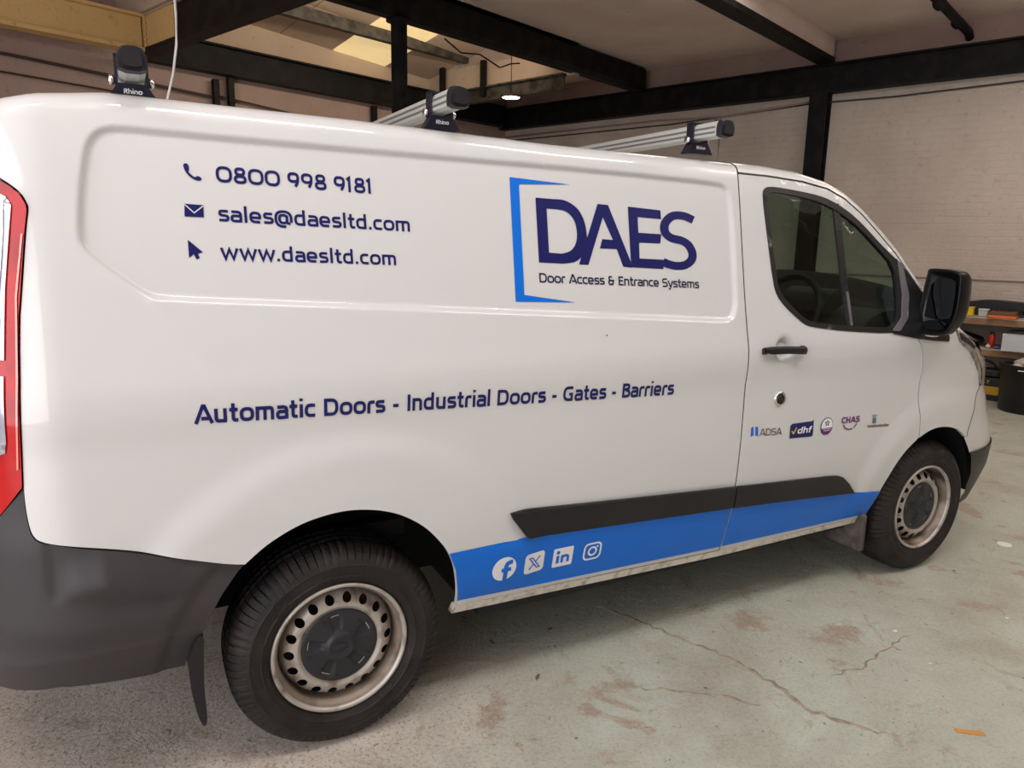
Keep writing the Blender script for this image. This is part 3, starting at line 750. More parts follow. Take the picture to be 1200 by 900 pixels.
# dip of the rolled edge is carried by the side panel on the near side; the far side gets its own roll
for r, n in rows[:7]: roofrows.append(across(r[-1], n, crown(r[-1][0])))
zb_ = float(E_side(-.93))+.045; yb0 = float(V(-.93, float(E_side(-.93))))
roofrows = [[(-.93-.115*math.sin(PI*j/16)**.6-.01*q, yb0+.10+(1.96-2*yb0-.2)*j/16, zb_-.012-.06*q) for j in range(17)] for q in (1, .5, 0)]+roofrows
strip(roofrows, PAINT, 'roof', both=False)
# bonnet
bon = []
for i, (r, n) in enumerate(rows[17:]):
    u = i/5.; x, y, z = r[-1]; rr = []
    for j in range(17):
        t = j/16; s = math.sin(PI*t)
        rr.append((x+(.14+.36*u)*s**.8, y+(1.96-2*y)*t, z+.07*s*(1-.3*u)))
    bon.append(rr)
def nose_row(x0, z, k=17):
    L = float(np.interp(z, LZ, LV)); th0 = math.asin(min(1, max((x0-XF)/L, 0)**1.7)); h = (k-1)//2; o = []
    for j in range(h+1):
        th = th0+(PI/2-th0)*(j/h)**1.4; o.append((XF+L*math.sin(th)**(1/1.7), .98*(1-math.cos(th))+.02*math.cos(th), z))
    return o+[(p[0], 1.96-p[1], p[2]) for p in o[-2::-1]]
last = bon[-1]; fin = nose_row(3.05, 1.142)
for q in (.35, .7, .92, 1.):
    bon.append([tuple(a[d]+(b[d]-a[d])*(q if d < 2 else q**2.2) for d in range(3)) for a, b in zip(last, fin)])
strip([r for r, n in rows[17:]], PAINT, 'bonnet_edge')
strip(bon, PAINT, 'bonnet', both=False)
strip([across(r[-1], n, crown(r[-1][0])) for r, n in rows[6:17]]+[bon[0]], GLASS, 'windscreen', both=False)

# nose: bumper, grille band, lower black section, wrapped round the front
def nose(name, zs, x0f, m, off=0., **k):
    v = []; f = []; N = 22
    for z in zs:
        L = float(np.interp(z, LZ, LV)); x0 = x0f(z); t0 = max((x0-XF)/L, 0.0)
        th0 = math.asin(min(1, t0**1.7))
        for j in range(N+1):
            th = th0+(PI/2-th0)*(j/N)**1.4; t = math.sin(th)**(1/1.7)
            y = .98*(1-math.cos(th)); bs = float(np.interp(z, _zz, _ys))*math.cos(th)
            d = off*(1 if j else .0)
            v.append((XF+L*t+d*t, y+bs-off, z))
        for j in range(N-1, -1, -1):
            p = v[len(v)-1-2*(N-1-j)-1]; v.append((p[0], 1.96-p[1], p[2]))
    n = 2*N+1
    for i in range(len(zs)-1):
        for j in range(n-1): a = i*n+j; f.append((a, a+1, a+n+1, a+n))
    return obj(name, v, f, m, VAN, True, **k)
def arch_x(z): return float(np.interp(z, [.28, .34, .45, .568, .62, .673, .688, .746, .80, .872, .912, .935], [3.335, 3.352, 3.32, 3.244, 3.20, 3.145, 3.129, 3.136, 3.155, 3.176, 3.208, 3.232]))
nose('front_bumper', list(np.linspace(.59, .935, 12)), arch_x, PAINT)
nose('lower_bumper', [.27, .29, .34, .40, .46, .52, .56, .594], arch_x, PLASTIC, off=.006)
nose('grille_panel', [.937, .97, 1.02, 1.06, 1.09, 1.12, 1.14], lambda z: float(np.interp(z, [.93, 1.0, 1.06, 1.1, 1.14], [3.30, 3.36, 3.30, 3.25, 3.2])), PLASTIC, off=-.006)
sheet('bumper_seam', ribbon(spl([(3.232, .931), (3.204, .910), (3.172, .872), (3.160, .835), (3.133, .746), (3.127, .694)], 3), .006), BLACK, VAN, off=.0006, sp=.5)
HL = [(2.930, 1.236), (3.035, 1.196), (3.110, 1.145), (3.200, 1.106), (3.285, 1.07), (3.34, 1.03), (3.36, .985), (3.33, .945), (3.232, .938)]+HLI[:-1]
patch('headlight', HL, HEADL, VAN, sp=.02, off=.004, rim=.03)
HLK = bpy.data.objects['headlight']
patch('lamp_surround', [(2.95, 1.222), (3.10, 1.148), (3.09, 1.135), (2.97, 1.185)], BLACK, HLK, sp=.03, off=.006, rim=0)
patch('lamp_reflector', [(3.12, 1.115), (3.20, 1.085), (3.27, 1.02), (3.27, .965), (3.235, .965), (3.225, 1.02), (3.16, 1.08)], CHROME, HLK, sp=.03, off=.006, rim=0)

# far side: plain panels with the cab opening
patch('side_panel', side, PAINT, VAN, sp=.06, top=E_side, mirror=True, rim=0)
patch('front_door', door, PAINT, VAN, holes=[WIN], sp=.06, mirror=True, rim=.016)
patch('front_wing', wing, PAINT, VAN, sp=.06, mirror=True, rim=0)
patch('side_glass', WIN, GLASS, VAN, sp=.08, mirror=True, rim=0, off=-.006)

# ---- rear end
def rear_grid(name, zs, x0, m, off=0., top=None, **k):
    v = []; f = []; N = 14
    for z in zs:
        for j in range(N+1):
            th0 = math.asin(max(0, (XR-x0(z))/.38)**1.15); th = th0+(PI/2-th0)*j/N
            t = math.sin(th)**(1/1.15); y = .98*(1-math.cos(th)); bs = float(np.interp(z, _zz, _ys))*math.cos(th)
            v.append((XR-.38*t-off*t*t, y+bs-off*math.cos(th), z))
        m0 = len(v)
        for j in range(N-1, -1, -1): p = v[m0-1-(N-j)]; v.append((p[0], 1.96-p[1], p[2]))
    n = 2*N+1
    for i in range(len(zs)-1):
        for j in range(n-1): a = i*n+j; f.append((a, a+n, a+n+1, a+1))
    return obj(name, v, f, m, VAN, True, **k)
TE = lambda z: float(np.interp(z, [.84, .90, .988, 1.244, 1.325, 1.406, 1.608, 1.655, 1.69, 1.711, 1.731, 1.76], [-.90, -.85, -.784, -.766, -.761, -.754, -.726, -.718, -.728, -.748, -.772, -.9]))
rear_grid('rear_door', list(np.linspace(.60, 1.88, 24)), lambda z: -.945, PAINT, off=-.014)
TL = [(-.93, 1.765), (-.85, 1.755), (-.772, 1.727), (-.748, 1.711), (-.729, 1.692), (-.719, 1.672), (-.717, 1.656), (-.725, 1.608), (-.745, 1.462), (-.753, 1.406), (-.760, 1.325), (-.765, 1.244), (-.783, .985), (-.84, .905), (-.90, .84), (-.95, .82), (-.955, 1.3), (-.955, 1.765)]
tl = patch('tail_light', TL, RED, VAN, sp=.02, off=.006, rim=.02)
CLR = [(-.772, 1.694), (-.758, 1.686), (-.748, 1.667), (-.752, 1.640), (-.757, 1.607), (-.777, 1.466), (-.785, 1.381), (-.792, 1.30), (-.86, 1.30), (-.90, 1.5), (-.88, 1.69), (-.82, 1.705)]
patch('clear_lens', CLR, CLEAR, tl, sp=.02, off=.010, rim=.006)
patch('clear_lens', [(-.796, 1.262), (-.802, 1.18), (-.806, 1.10), (-.812, 1.07), (-.86, 1.045), (-.90, 1.06), (-.90, 1.255)], CLEAR, tl, sp=.02, off=.010, rim=.006)
for k in range(5):
    d = .012+k*.017
    patch('lens_flute', [(-.752-d, 1.676), (-.758-d, 1.60), (-.778-d, 1.46), (-.790-d, 1.33), (-.797-d, 1.33), (-.785-d, 1.46), (-.765-d, 1.60), (-.759-d, 1.676)], RIBM, tl, sp=.03, off=.013, rim=.004)
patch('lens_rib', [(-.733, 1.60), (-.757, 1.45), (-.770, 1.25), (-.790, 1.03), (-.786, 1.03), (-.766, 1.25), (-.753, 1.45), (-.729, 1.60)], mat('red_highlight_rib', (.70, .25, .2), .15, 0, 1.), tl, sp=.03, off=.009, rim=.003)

# rear bumper: its own swollen surface
def VB(x, z):
    x = np.asarray(x, float); z = np.asarray(z, float)
    y = .006*np.ones_like(z) - .012*smoothstep(.92, .80, z)
    lip = np.interp(x, [-.92, -.75, -.44], [.462, .497, .512])
    y = y+.55*np.clip(lip-z, 0, 1)+.02*smoothstep(.60, .50, z)
    t = np.clip((-.60-x)/.50, 0, .985); y = y+.98*(1-np.sqrt(1-t**2.6))
    # facet under the swelling in the middle
    zb = np.interp(x, [-.75, -.735, -.63, -.42], [.664, .667, .660, .629]); zt = np.interp(x, [-.75, -.735, -.689, -.621, -.533, -.45, -.42], [.664, .668, .694, .705, .678, .643, .629])
    h = np.maximum(zt-zb, 0); s = np.clip((z-zb)/np.maximum(h, 1e-4), 0, 1)
    y = y - .62*h*np.where(z < zt, s, 1-smoothstep(0, .11, z-zt))*(x > -.75)*(x < -.42)
    y = y + .007*smoothstep(-.755, -.742, x)*(1-smoothstep(-.72, -.42, x))*smoothstep(.66, .69, z)
    r = np.hypot(x, z-.335); y = y + .010*(1-smoothstep(.50, .53, r))
    return y
ARCB = [(-.283, .690), (-.300, .672), (-.322, .643), (-.352, .600), (-.375, .551), (-.398, .498), (-.420, .45), (-.440, .40), (-.447, .366)]
ARCB = spl(ARCB, 3)
BUMP = spl([(-.780, .981), (-.783, .936), (-.780, .884), (-.772, .852), (-.748, .834), (-.674, .814), (-.565, .785), (-.44, .742), (-.333, .706)], 4)+ARCB+[(-.559, .372), (-.66, .385), (-.762, .392), (-.866, .372), (-.95, .36), (-1.06, .37), (-1.07, .70), (-1.0, .80), (-.95, .81), (-.90, .832), (-.845, .895)]
bmp = patch('rear_bumper', BUMP, BUMPER, VAN, sp=.013, extra=[(x, z) for x in np.arange(-.95, -.45, .012) for z in (float(np.interp(x, [-.92, -.75, -.44], [.462, .497, .512])),)], surf=VB, rim=.03, off=0)
rb_ = MB(); v = []
zs = [.36, .42, .5, .6, .7, .80]
n0 = 12
for z in zs:
    for j in range(n0+1):
        t = j/n0; x = -1.07-.10*math.sin(PI*t)**.5*.8; y = .62+.72*t
        v.append((x, y, z))
f = [(i*(n0+1)+j, (i+1)*(n0+1)+j, (i+1)*(n0+1)+j+1, i*(n0+1)+j+1) for i in range(len(zs)-1) for j in range(n0)]
obj('bumper_centre', v, f, BUMPER, bmp, True)
patch('rear_bumper', BUMP, BUMPER, VAN, sp=.05, surf=VB, rim=.03, mirror=True)
patch('tail_light', TL, RED, VAN, sp=.05, off=.006, rim=.02, mirror=True)

# mud flaps
def flap(name, poly, xk, y0, y1, lean=0.):
    mb = MB().prism(poly, lambda p: (p[0], y0, p[1]), lambda p: (p[0]+lean, y1, p[1]))
    return mb.build(name, PLASTIC, VAN)
FL = chaikin([(-.394, .492), (-.418, .484), (-.438, .42), (-.441, .35), (-.428, .25), (-.413, .200), (-.402, .208), (-.401, .25), (-.404, .33), (-.398, .44)], 2)
flap('mud_flap', FL, 0, .03, .23)
flap('mud_flap', FL, 0, 1.73, 1.93)
fm = MB().box((2.465, .035, .185), (2.50, .245, .375), bev=.012); fm.build('front_mud_flap', mat('dusty_rubber', (.06, .05, .045), .7, noise=((.13, .11, .10), 20, .45, .7)), VAN)

# wheel-arch liners and underbody
def liner(cx, r, z0, wd0, wd1, name):
    v = []; f = []; N = 28
    for (rr, y) in ((r, wd0), (r+.01, (wd0+wd1)/2), (r, wd1), (.02, wd1)):
        for k in range(N+1):
            a = -.02+(PI+.04)*k/N; v.append((cx+rr*math.cos(a), y, .36+rr*math.sin(a)*1.0))
    n = N+1
    for i in range(3):
        for k in range(N): a = i*n+k; f.append((a, a+1, a+n+1, a+n))
    return obj(name, v, f, BLACK, VAN, True)
liner(.03, .455, 0, .088, .45, 'arch_liner'); liner(2.93, .425, 0, .088, .40, 'arch_liner')
liner(.03, .455, 0, 1.915, 1.51, 'arch_liner'); liner(2.93, .425, 0, 1.905, 1.56, 'arch_liner')
ub = MB()
ub.box((.50, .10, .30), (2.42, 1.86, .38)); ub.box((-.95, .46, .42), (.6, 1.5, .50)); ub.box((2.3, .42, .24), (3.5, 1.54, .42)); ub.box((-.92, .2, .44), (-.45, 1.76, .60))
ub.build('underbody', BLACK, VAN)
MB().tube([(-.32, .2, .60), (-.32, 1.76, .60)], .022, 8).build('axle_beam', BLACK, VAN)
MB().tube([(0, .2, .335), (0, 1.76, .335)], .05, 10).build('rear_axle', BLACK, VAN)
MB().box((-.42, .30, .57), (.3, .36, .63)).build('chassis_rail', BLACK, VAN)

# ---- wheels
def tyre_mesh():
    LUG = 80; N = LUG*4; prof = []
    # (radius, y) from the outer bead across the tread to the inner bead; outer face towards -y
    P = [(.213, .020), (.225, .010), (.240, .0035), (.243, .0005), (.247, .0025), (.262, .001), (.275, .0), (.279, -.0018), (.283, .0005), (.297, .006), (.315, .017), (.326, .028), (.3345, .040), (.338, .055), (.3385, .075), (.333, .077), (.333, .083), (.3385, .085), (.3390, .110), (.333, .112), (.333, .120), (.3390, .122), (.3385, .148), (.333, .150), (.333, .157), (.3385, .159), (.337, .178), (.330, .195), (.315, .207), (.28, .217), (.24, .212), (.213, .198)]
    lug = {9: .004, 10: .007, 11: .011, 12: .009, 13: .006, 16: .006, 17: .006, 20: .006, 21: .006, 24: .007, 25: .009, 26: .008}
    v = []; f = []
    for k in range(N):
        a = 2*PI*(k//4+(0, .40, .80, .86)[k % 4])/LUG
        for i, (r, y) in enumerate(P):
            rr = r-(lug[i] if i in lug and (k % 4 == 3) else 0)
            v.append((rr*math.cos(a), y, rr*math.sin(a)))
    n = len(P)
    for k in range(N):
        for i in range(n-1): a = k*n+i; b = ((k+1) % N)*n+i; f.append((a, b, b+1, a+1))
    return v, f
def rim_mesh():
    """pressed steel disc with a ring of round holes"""
    N = 96
    mb = MB().lathe([(.2135, .022), (.2165, .012), (.2125, .006), (.206, .008), (.202, .016), (.2015, .018)], (0, 0, 0), 'y', N)
    return mb
def well_mesh(): return MB().lathe([(.2015, .018), (.198, .030), (.192, .036), (.189, .060), (.186, .085)], (0, 0, 0), 'y', 96)
def disc_mesh():
    H = 18; loops = []
    def circ(cx, cz, r, n): return [(cx+r*math.cos(2*PI*i/n), cz+r*math.sin(2*PI*i/n)) for i in range(n)]
    outer = circ(0, 0, .188, 108); inner = circ(0, 0, .100, 48); holes = [circ(.1575*math.cos(2*PI*k/H), .1575*math.sin(2*PI*k/H), .0145, 14) for k in range(H)]
    pts = []; ed = []
    for L in [outer, inner]+holes+[circ(0, 0, .137, 72), circ(0, 0, .133, 72), circ(0, 0, .128, 72), circ(0, 0, .175, 90), circ(0, 0, .181, 90)]:
        n0 = len(pts); pts += [Vector(p) for p in L]; ed += [(n0+i, n0+(i+1) % len(L)) for i in range(len(L))]
    r = delaunay_2d_cdt(pts, ed, [], 0, 1e-7, True); vv = np.array([(p.x, p.y) for p in r[0]]); f = []
    for t in r[2]:
        c = vv[list(t)].mean(0); rad = math.hypot(*c)
        if rad > .1885 or rad < .100: continue
        if any(math.hypot(c[0]-.1575*math.cos(2*PI*k/H), c[1]-.1575*math.sin(2*PI*k/H)) < .0143 for k in range(H)): continue
        f.append(tuple(t)[::-1])
    def yy(rr): return float(np.interp(rr, [.10, .128, .132, .137, .150, .168, .178, .188], [.036, .034, .026, .026, .032, .044, .062, .085]))
    return [(p[0], yy(math.hypot(*p)), p[1]) for p in vv], f
def cap_mesh():
    N = 100; prof = [0., .012, .020, .036, .040, .046, .052, .058, .066, .078, .090, .100, .112, .120, .126]
    v = []; f = []
    for i, r in enumerate(prof):
        for k in range(N):
            a = 2*PI*k/N
            y = .020 if r < .034 else (.014 if r < .044 else (.024 if r < .05 else .026+.006*((r-.05)/.076)))
            if .055 < r < .108:
                ph = ((a/(2*PI)*5+.15) % 1.)-.5
                wdt = .13+.06*(.108-r)/.05
                if abs(ph) < wdt: y += .0075
            if r > .124: y = .040
            v.append((r*math.cos(a), y, r*math.sin(a)))
    for i in range(len(prof)-1):
        for k in range(N): a = i*N+k; b = i*N+(k+1) % N; f.append((a, a+N, b+N, b))
    return v, f
TV, TF = tyre_mesh(); TSM = [not (8 <= (k % 30) <= 26) for k in range(len(TF))]; DV, DF = disc_mesh(); CV, CF = cap_mesh(); RM_ = rim_mesh()
def make_wheel(x, mirror=False):
    sg = -1 if mirror else 1
    yo = 1.96-.035 if mirror else .035
    def T(vs): return [(x+p[0], yo+sg*p[1], .336+p[2]) for p in vs]
    fl_ = (lambda F: [q[::-1] for q in F]) if mirror else (lambda F: F)
    wh = empty('wheel', (0, 0, 0), 0., VAN)
    ty = obj('tyre', T(TV), fl_(TF), TYRE, wh, True)
    ty.data.polygons.foreach_set('use_smooth', TSM)
    rm = obj('steel_rim', T(RM_.v), fl_(RM_.f), RIM, wh, True)
    wl = well_mesh(); obj('rim_well', T(wl.v), fl_(wl.f), mat('dirty_rim_well', (.26, .21, .17), .5, .3, noise=((.05, .032, .022), 9, .42, .62)), wh, True)
    dk = obj('wheel_disc', T(DV), fl_(DF), RIM, wh, True)
    cp = obj('hub_cap', T(CV), fl_(CF), CAP, wh, True, label='black plastic hub cap with five hollows')
    bk = MB().lathe([(.186, .085), (.19, .16), (.20, .2), (.212, .2)], (0, 0, 0), 'y', 48).lathe([(.002, .12), (.186, .12)], (0, 0, 0), 'y', 48)
    obj('wheel_barrel', T(bk.v), fl_(bk.f), RIMBACK, wh, True)
    # fixings of the cap
    for k in range(5):
        a = 2*PI*(k+.65)/5; cx, cz = .098*math.cos(a), .098*math.sin(a)
        b = MB().lathe([(.0055, .0285), (.0055, .030), (.0005, .031)], (cx, 0, cz), 'y', 10)
        obj('cap_hole', T(b.v), fl_(b.f), BLACK, wh)
    bt = MB().lathe([(.027, .0185), (.024, .0175), (.0005, .0175)], (0, 0, 0), 'y', 30)
    b2 = [(p[0]*1.0, p[1], p[2]*.52) for p in bt.v]
    obj('cap_emblem', T(b2), fl_(bt.f), mat('emblem_relief', (.022, .023, .028), .4, spec=.3), wh, True)
    return wh
make_wheel(0.); make_wheel(2.933); make_wheel(0., True); make_wheel(2.933, True)

# ---- roof bars
def bar(x, y_off=0.):
    z0 = 1.998; y0, y1 = .105, 1.855
    prof = chaikin([(-.030, 0), (.030, 0), (.032, .022), (.030, .044), (.018, .060), (-.018, .060), (-.030, .044), (-.032, .022)], 1)
    B = MB().prism(prof, lambda p: (x+p[0], y0, z0+p[1]), lambda p: (x+p[0], y1, z0+p[1])).build('roof_bar', ALU, VAN)
    for zz in (.018, .036):
        MB().box((x-.0325, y0+.01, z0+zz-.0035), (x-.0305, y1-.01, z0+zz+.0035)).build('bar_groove', ALU_D, B)
    for ye, s in ((y0, -1), (y1, 1)):
        prof2 = [(p[0]*1.12, (p[1]-.025)*1.12+.025) for p in prof]
        MB().prism(prof2, lambda p: (x+p[0], ye, z0+p[1]), lambda p: (x+p[0]*.86, ye+s*.024, z0+(p[1]-.02)*.86+.02)).prism([(p[0]*.7, (p[1]-.02)*.62+.02) for p in prof], lambda p: (x+p[0], ye+s*.024, z0+p[1]), lambda p: (x+p[0], ye+s*.034, z0+p[1]+.001)).build('end_cap', PLASTIC, B)
    for ym, s in ((.245, 1), (1.715, -1)):
        MB().prism([(-.062, 0), (.062, 0), (.034, .044), (-.034, .044)], lambda p: (x+p[0], ym-.022*s, 1.948+p[1]), lambda p: (x+p[0], ym+.022*s, 1.948+p[1])).build('mounting_foot', mat('navy_black_plastic', (.009, .010, .022), .35), B)
        cb = MB().box((x-.040, ym-.018, 1.988), (x-.033, ym+.018, z0+.062)); cb.box((x+.033, ym-.018, 1.988), (x+.040, ym+.018, z0+.062)); cb.box((x-.040, ym-.018, z0+.060), (x+.040, ym+.018, z0+.066))
        cb.build('clamp', mat('navy_black_plastic', (0, 0, 0)), B)
        for q in (-1, 1):
            MB().lathe([(.0005, 0), (.013, 0), (.013, .010), (.008, .014), (.0005, .014)], (0, 0, 0), 'x', 10).build('clamp_bolt', CHROME, B, True).location = (x+.040, ym, 2.000) if q > 0 else (x-.054, ym, 2.000)
        if s > 0:
            tp = text_polys('Rhino', x-.022, 1.966, x+.022, .012, .2)
            v = []; f = []
            for q in tp: n = len(v); v += [(a, ym-.0232, b) for a, b in q]; f.append((n, n+1, n+2, n+3))
            obj('foot_lettering', v, f, VINYL_WHITE, B)
    return B
for x in (-.465, .413, 1.49): bar(x)

# ---- vinyl lettering and marks on the side panel
NV = VINYL_NAVY
sheet('phone_number', text_polys('0800 998 9181', -.284, 1.745, .147, .043, .185, dz=-.0115, gap=.07), NV, SP)
sheet('email_address', text_polys('sales@daesltd.com', -.286, 1.642, .257, .041, .175, dz=-.0155, gap=.05), NV, SP)
sheet('web_address', text_polys('www.daesltd.com', -.287, 1.5415, .206, .040, .175, dz=-.015, gap=.06), NV, SP)
for q in text_polys('Automatic Doors - Industrial Doors - Gates - Barriers', -.385, 1.114, 1.238, .052, .195, dz=-.054, gap=.03, words=True): sheet('services_lettering', q, NV, SP)
sheet('telephone_icon', [chaikin([(-.364, 1.788), (-.351, 1.79), (-.348, 1.775), (-.352, 1.768), (-.343, 1.759), (-.337, 1.754), (-.329, 1.759), (-.32, 1.754), (-.321, 1.746), (-.334, 1.746), (-.349, 1.755), (-.359, 1.768)], 1)], NV, SP)
env = sheet('envelope_icon', [[(-.369, 1.652), (-.322, 1.651), (-.321, 1.683), (-.367, 1.685)]], NV, SP)
sheet('envelope_fold', ribbon([(-.3665, 1.683), (-.345, 1.662), (-.3215, 1.681)], .0028), PAINT, SP, off=.0024)
sheet('cursor_icon', [[(-.366, 1.592), (-.331, 1.56), (-.344, 1.556), (-.354, 1.555), (-.366, 1.545)], [(-.344, 1.556), (-.340, 1.545), (-.348, 1.541), (-.354, 1.555), (-.350, 1.565)]], NV, SP)
LD = [(.7, 1.747), (.766, 1.745), (.805, 1.744), (.836, 1.734), (.863, 1.716), (.881, 1.69), (.891, 1.659), (.894, 1.626), (.896, 1.609), (.866, 1.555), (.85, 1.544), (.829, 1.537), (.79, 1.533), (.698, 1.537)]
LDH = [(.74, 1.713), (.791, 1.711), (.817, 1.705), (.837, 1.69), (.85, 1.668), (.854, 1.638), (.851, 1.612), (.84, 1.59), (.82, 1.574), (.788, 1.566), (.739, 1.569)]
LA = [(.946, 1.736), (.99, 1.734), (1.074, 1.539), (1.078, 1.52), (1.04, 1.523), (1.016, 1.584), (.945, 1.585), (.957, 1.617), (1.002, 1.615), (.965, 1.692), (.893, 1.529), (.855, 1.531)]
LE = [(1.075, 1.732), (1.22, 1.724), (1.221, 1.693), (1.115, 1.697), (1.115, 1.642), (1.218, 1.639), (1.211, 1.606), (1.115, 1.608), (1.113, 1.552), (1.221, 1.548), (1.219, 1.515), (1.04, 1.523), (1.074, 1.539)]
LS = [(1.373, 1.694), (1.331, 1.707), (1.286, 1.708), (1.255, 1.695), (1.235, 1.671), (1.238, 1.644), (1.266, 1.626), (1.311, 1.618), (1.343, 1.602), (1.36, 1.573), (1.353, 1.548), (1.323, 1.53), (1.282, 1.526), (1.245, 1.532), (1.218, 1.541)]
LS = spl(LS, 5); LD = LD[:1]+spl(LD[1:9], 4)+spl(LD[9:13], 4)+LD[13:]; LDH = spl(LDH[:10], 4)+LDH[10:]
KX, KZ = .0038, .00276
S_ = [[(a*KX, b*KZ) for a, b in q] for q in ribbon([(a/KX, b/KZ) for a, b in LS], 10.4)]
sheet('company_initials', [LD, LA, LE]+S_, NV, SP, holes=[LDH])
sheet('blue_bracket', [[(.608, 1.808), (.839, 1.796), (.641, 1.787), (.635, 1.432), (.831, 1.404), (.601, 1.411)]], VINYL_BLUE, SP)
sheet('company_tagline', text_polys('Door Access & Entrance Systems', .694, 1.472, 1.382, .031, .165, dz=-.028), mat('tagline_vinyl', (.006, .008, .05), .35), SP)

# blue stripe, in two pieces cut at the door seam
sheet('blue_stripe', [[(.346, .606), (.63, .610), (1.05, .585), (1.597, .560), (1.597, .3705), (1.0, .386), (.3945, .4085), (.391, .441), (.3735, .537)]], VINYL_BLUE, SP, off=.003, sp=.02)
sheet('blue_stripe', [[(1.604, .560), (2.2, .525), (2.36, .505), (2.541, .486), (2.525, .42), (2.514, .365), (2.1, .366), (1.604, .3705)]], VINYL_BLUE, DOOR, off=.003, sp=.02)
# black rubbing strips
RUBS = [(.563, .712), (.572, .690), (.628, .617), (.645, .604), (.665, .602), (1.1, .582), (1.597, .557), (1.597, .650), (1.078, .682), (.62, .713)]
patch('rubbing_strip', RUBS, PLASTIC, VAN, sp=.025, off=.012, rim=.014, bstep=.05)
patch('rubbing_strip', [(.572, .712), (1.078, .686), (1.597, .654), (1.597, .647), (1.078, .678), (.60, .704)], mat('strip_edge', (.02, .02, .024), .3), bpy.data.objects['rubbing_strip'], sp=.05, off=.0135, rim=.002)
patch('rubbing_strip', [(1.604, .650), (2.15, .617), (2.213, .610), (2.245, .600), (2.30, .560), (2.36, .504), (2.0, .531), (1.604, .556)], PLASTIC, VAN, sp=.025, off=.012, rim=.014, bstep=.05)

# social media marks on the stripe: white shapes, blue cut-outs
def rrect(cx, cz, w, h, r, n=5, sk=0.):
    o = []
    for (sx, sz, a0) in ((1, 1, 0), (-1, 1, 90), (-1, -1, 180), (1, -1, 270)):
        for i in range(n+1):
            a = math.radians(a0+90*i/n); o.append((cx+sx*(w/2-r)+r*math.cos(a), cz+sz*(h/2-r)+r*math.sin(a)))
    return [(x+sk*(z-cz), z) for x, z in o]
def circle(cx, cz, r, n=36, ry=None): return [(cx+r*math.cos(2*PI*i/n), cz+(ry or r)*math.sin(2*PI*i/n)) for i in range(n)]
OW, OB = .0042, .0052
sheet('facebook_icon', [circle(.556, .504, .046, 40, .047)], VINYL_WHITE, SP, off=OW)
fb = ribbon([(.562, .456), (.562, .515), (.566, .524), (.576, .528), (.586, .528)], .017)+[[(.545, .492), (.583, .492), (.581, .507), (.545, .507)]]
sheet('letter_f', fb, VINYL_BLUE, SP, off=OB)
sheet('x_icon', [rrect(.679, .500, .086, .080, .014)], VINYL_WHITE, SP, off=OW)
sheet('letter_x', ribbon([(.654, .522), (.690, .478), (.703, .478), (.667, .522), (.654, .522)], .0045)+ribbon([(.702, .523), (.682, .503)], .0055)+ribbon([(.675, .496), (.655, .477)], .0055), VINYL_BLUE, SP, off=OB)
sheet('linkedin_icon', [rrect(.802, .4935, .084, .078, .006)], VINYL_WHITE, SP, off=OW)
sheet('letters_in', [[(.774, .470), (.786, .470), (.786, .502), (.774, .502)], circle(.780, .515, .0075, 14)]+ribbon([(.799, .470), (.799, .502)], .011)+ribbon([(.799, .490), (.806, .497), (.815, .498), (.822, .494), (.824, .485), (.824, .470)], .0105), VINYL_BLUE, SP, off=OB)
sheet('camera_icon', ribbon(rrect(.930, .4905, .072, .066, .018)+[rrect(.930, .4905, .072, .066, .018)[0]], .0075)+ribbon(circle(.930, .4905, .0165, 24)+[circle(.930, .4905, .0165, 24)[0]], .0075)+[circle(.950, .5085, .0045, 12)], VINYL_WHITE, SP, off=OW)

# accreditation badges on the door
D_ = DOOR
sheet('badge_bars', [[(1.648, .891), (1.661, .896), (1.665, .858), (1.650, .854)], [(1.671, .894), (1.686, .891), (1.691, .851), (1.675, .857)]], VINYL_BLUE, D_)
sheet('badge_lettering', text_polys('ADSA', 1.698, .852, 1.822, .029, .13, dz=-.008), VINYL_BLACK, D_)
sheet('tick_badge', [[(1.880, .884), (2.000, .884), (2.010, .890), (2.013, .822), (2.004, .816), (1.872, .822), (1.871, .876)]], VINYL_NAVY, D_)
sheet('tick_mark', ribbon([(1.882, .853), (1.893, .841), (1.909, .866)], .006), mat('yellow_vinyl', (.70, .55, .05), .4), D_, off=.0026)
sheet('tick_badge_lettering', text_polys('dhf', 1.914, .838, 1.996, .026, .20, dz=-.002, italic=.12), VINYL_WHITE, D_, off=.0026)
rb0 = (2.094, .852)
sheet('round_badge', [circle(rb0[0], rb0[1], .0385, 40)], VINYL_NAVY, D_)
sheet('badge_field', [circle(rb0[0], rb0[1], .0350, 40)], VINYL_WHITE, D_, off=.0026)
sheet('badge_base', [[(rb0[0]+.035*math.cos(math.radians(a)), rb0[1]+.035*math.sin(math.radians(a))) for a in range(192, 349, 6)]], VINYL_PURPLE, D_, off=.0034)
sheet('badge_star', [[(rb0[0]+.002*math.cos(a), rb0[1]+.014+.002*math.sin(a)), (rb0[0]+.012*math.cos(a-.35), rb0[1]+.014+.012*math.sin(a-.35)), (rb0[0]+.015*math.cos(a+.15), rb0[1]+.014+.015*math.sin(a+.15)), (rb0[0]+.008*math.cos(a+.5), rb0[1]+.014+.008*math.sin(a+.5))] for a in [math.radians(90+72*k) for k in range(5)]], VINYL_NAVY, D_, off=.0034)
sheet('badge_line', [[(rb0[0]-.026, rb0[1]-.0125), (rb0[0]+.026, rb0[1]-.0125), (rb0[0]+.026, rb0[1]-.0105), (rb0[0]-.026, rb0[1]-.0105)], [(rb0[0]-.02, rb0[1]-.0195), (rb0[0]+.02, rb0[1]-.0195), (rb0[0]+.02, rb0[1]-.0175), (rb0[0]-.02, rb0[1]-.0175)]], VINYL_WHITE, D_, off=.0042)
